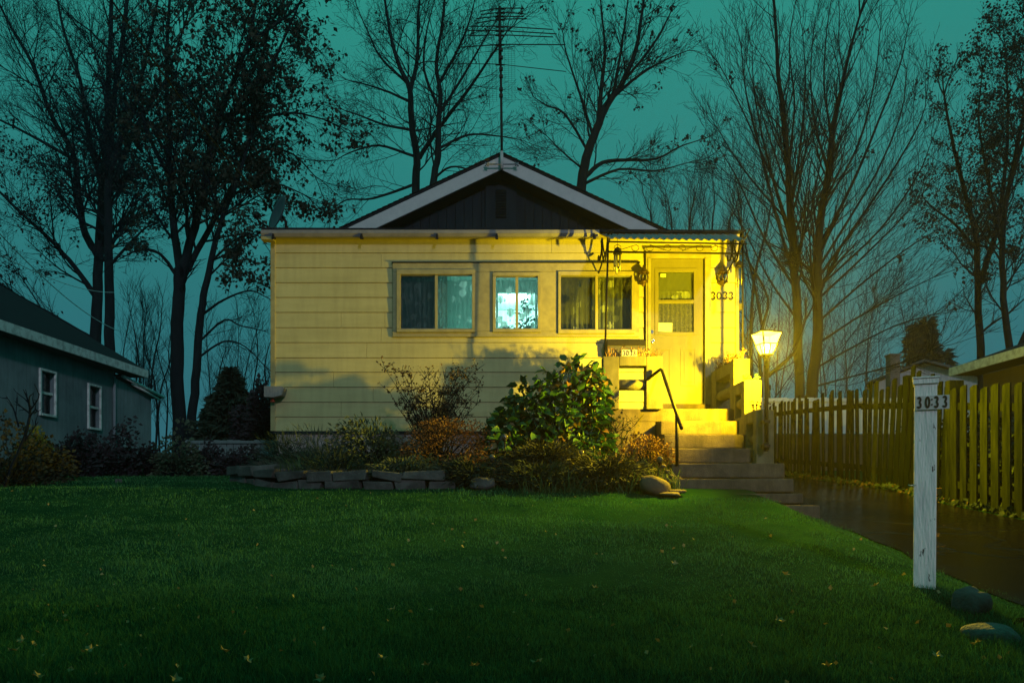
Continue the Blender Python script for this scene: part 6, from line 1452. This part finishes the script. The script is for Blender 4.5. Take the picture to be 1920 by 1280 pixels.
# ------------------------------------------------------------------ grass
N = 420000
u = NR.uniform(0, 1, N); y0_, y1_ = 2.7, 13.0; pw_ = -1.3
Yg = (y0_ ** pw_ + u * (y1_ ** pw_ - y0_ ** pw_)) ** (1 / pw_)
Xg = NR.uniform(-1, 1, N) * (.72 * Yg + .9)
edge = 3.07 + .05 * np.sin(Yg * 3.1) + .03 * np.sin(Yg * 7.7) + .02 * np.sin(Yg * 17)
ok = (Xg < edge) & ~((Yg > 7.94) & (Xg > 1.9)) & ~((Yg > 8.2) & (Xg > 1.7)) & ~((Yg > 8.62 + .0 * Xg) & (Xg > -2.7) & (Xg < 1.8)) & ~((Yg > 9.2) & (Xg > -3.2) & (Xg < 3.2))
Xg, Yg = Xg[ok], Yg[ok]; N = len(Xg); Zg = ground(Xg, Yg) - .004
def vnoise(x, y, seed):
    T = np.random.default_rng(seed).uniform(0, 1, (64, 64)); xi, yi = np.floor(x).astype(int), np.floor(y).astype(int); fx, fy = x - xi, y - yi; fx, fy = fx * fx * (3 - 2 * fx), fy * fy * (3 - 2 * fy)
    g = lambda a, b: T[a % 64, b % 64]
    return (g(xi, yi) * (1 - fx) + g(xi + 1, yi) * fx) * (1 - fy) + (g(xi, yi + 1) * (1 - fx) + g(xi + 1, yi + 1) * fx) * fy
clump = vnoise(Xg * 5, Yg * 5, 1) * .6 + vnoise(Xg * 14, Yg * 14, 2) * .4
patch = .5 + .5 * np.sin(Xg * 1.3 + 2 * np.sin(Yg * .9)) * np.sin(Yg * 1.7 + Xg * .4)
hgt = (.006 + .010 * patch + .040 * np.clip(clump - .30, 0, 1) + .018 * np.clip((4.8 - Yg) / 1.5, 0, 1)) * NR.uniform(.55, 1.5, N)
long_ = NR.uniform(0, 1, N) < (.02 + .06 * (clump > .68)); hgt[long_] *= 1.8
wd = np.maximum(.0026, .00075 * Yg) * NR.uniform(.7, 1.2, N)
a = NR.uniform(0, 2 * pi, N); ln = NR.uniform(.1, .75, N); dxy = np.stack([np.cos(a), np.sin(a)], 1); b2 = NR.uniform(0, 2 * pi, N); sxy = np.stack([np.cos(b2), np.sin(b2)], 1) * (wd / 2)[:, None]
B = np.stack([Xg, Yg, Zg], 1)
def pt(f, s, k): 
    o = B.copy(); o[:, :2] += dxy * (hgt * ln * f ** 1.8)[:, None] + sxy * s * k; o[:, 2] += hgt * f * (1 - .25 * ln * f); return o
V5 = np.stack([pt(0, -1, 1), pt(0, 1, 1), pt(.55, 1, .8), pt(.55, -1, .8), pt(1, 0, 0)], 1).reshape(-1, 3)
bi = (np.arange(N) * 5)[:, None]
gmb = MB(); gmb.add(V5, [np.array([[0, 1, 2, 3]]) + bi, np.array([[3, 2, 4]]) + bi], False)
setting('grass', gmb, M['grass'], 'stuff')
# fallen leaves
fl = MB(); n_ = 230; u = NR.uniform(0, 1, n_); Yl = (2.9 ** -1 + u * (9.5 ** -1 - 2.9 ** -1)) ** -1; Xl = NR.uniform(-1, 1, n_) * .66 * Yl; k_ = (Xl < 2.7) & ~((Yl > 8.4)); Xl, Yl = Xl[k_], Yl[k_]
leaves(fl, np.stack([Xl, Yl, ground(Xl, Yl) + .03], 1), .022, 'diamond', droop=.1, seed=77, width=.45)
o = setting('leaf_litter', fl, M['yellowleaf'], 'stuff'); o['label'] = 'tiny fallen leaves scattered over the lawn'
big = [(40, 1203), (25, 1222), (168, 1220), (420, 1222), (465, 1240), (715, 1236), (735, 1145), (800, 1249), (890, 1250), (1115, 1103), (1265, 1058), (1473, 1078), (1410, 1212), (1552, 1250), (1757, 1231), (1640, 1100), (70, 1270), (330, 1276), (600, 1275), (1830, 1208), (1462, 1165), (1006, 1244)]
me0 = None
for i, (px, py) in enumerate(big):
    # find the spot of lawn seen there
    Yq = 3.0
    for _ in range(60):
        zg = gz((px - 960) * Yq / F, Yq) + .035
        Yq = Yq + ((930 - py) * Yq / F - zg) * -0.9 if False else Yq
        e_ = (930 - py) * Yq / F - zg
        Yq -= e_ / ((930 - py) / F - .15)
    x, y, z = (px - 960) * Yq / F, Yq, gz((px - 960) * Yq / F, Yq) + .045
    if me0 is None:
        lf = MB(); T = []
        for k in range(10):
            a = 2 * pi * k / 10; rr = (.028 if k % 2 == 0 else .016); T.append((rr * cos(a), rr * sin(a) * .8, .006 * sin(3 * a) + (.008 if k % 2 == 0 else 0)))
        T.append((0, 0, 0)); lf.add(T, [[k, (k + 1) % 10, 10] for k in range(10)]); me0 = build_mesh('fallen_leaf', lf); me0.materials.append(M['yellowleaf'])
    o = link(bpy.data.objects.new('fallen_leaf', me0)); o.location = (x, y, z); o.rotation_euler = (rnd.uniform(-.7, .5), rnd.uniform(-.5, .5), rnd.uniform(0, 6.28)); o.scale = (1, 1, 1)
    o['label'] = 'single pale yellowish fallen leaf lying in the lawn grass'; o['category'] = 'leaf'; o['group'] = 'fallen leaves on the lawn'

# ------------------------------------------------------------------ damp night air
HAZE = 0.0010
hz_ = MB(); hz_.box(-70, 70, -20, 75, -2.6, 30)
vm = bpy.data.materials.new('night_haze'); vm.use_nodes = True
n, l = vm.node_tree.nodes, vm.node_tree.links; n.remove(n['Principled BSDF'])
pv = n.new('ShaderNodeVolumePrincipled'); pv.inputs['Color'].default_value = (.8, .85, .9, 1); pv.inputs['Density'].default_value = HAZE; pv.inputs['Anisotropy'].default_value = 0.74
l.new(pv.outputs[0], n['Material Output'].inputs['Volume'])
setting('haze', hz_, vm, 'stuff')
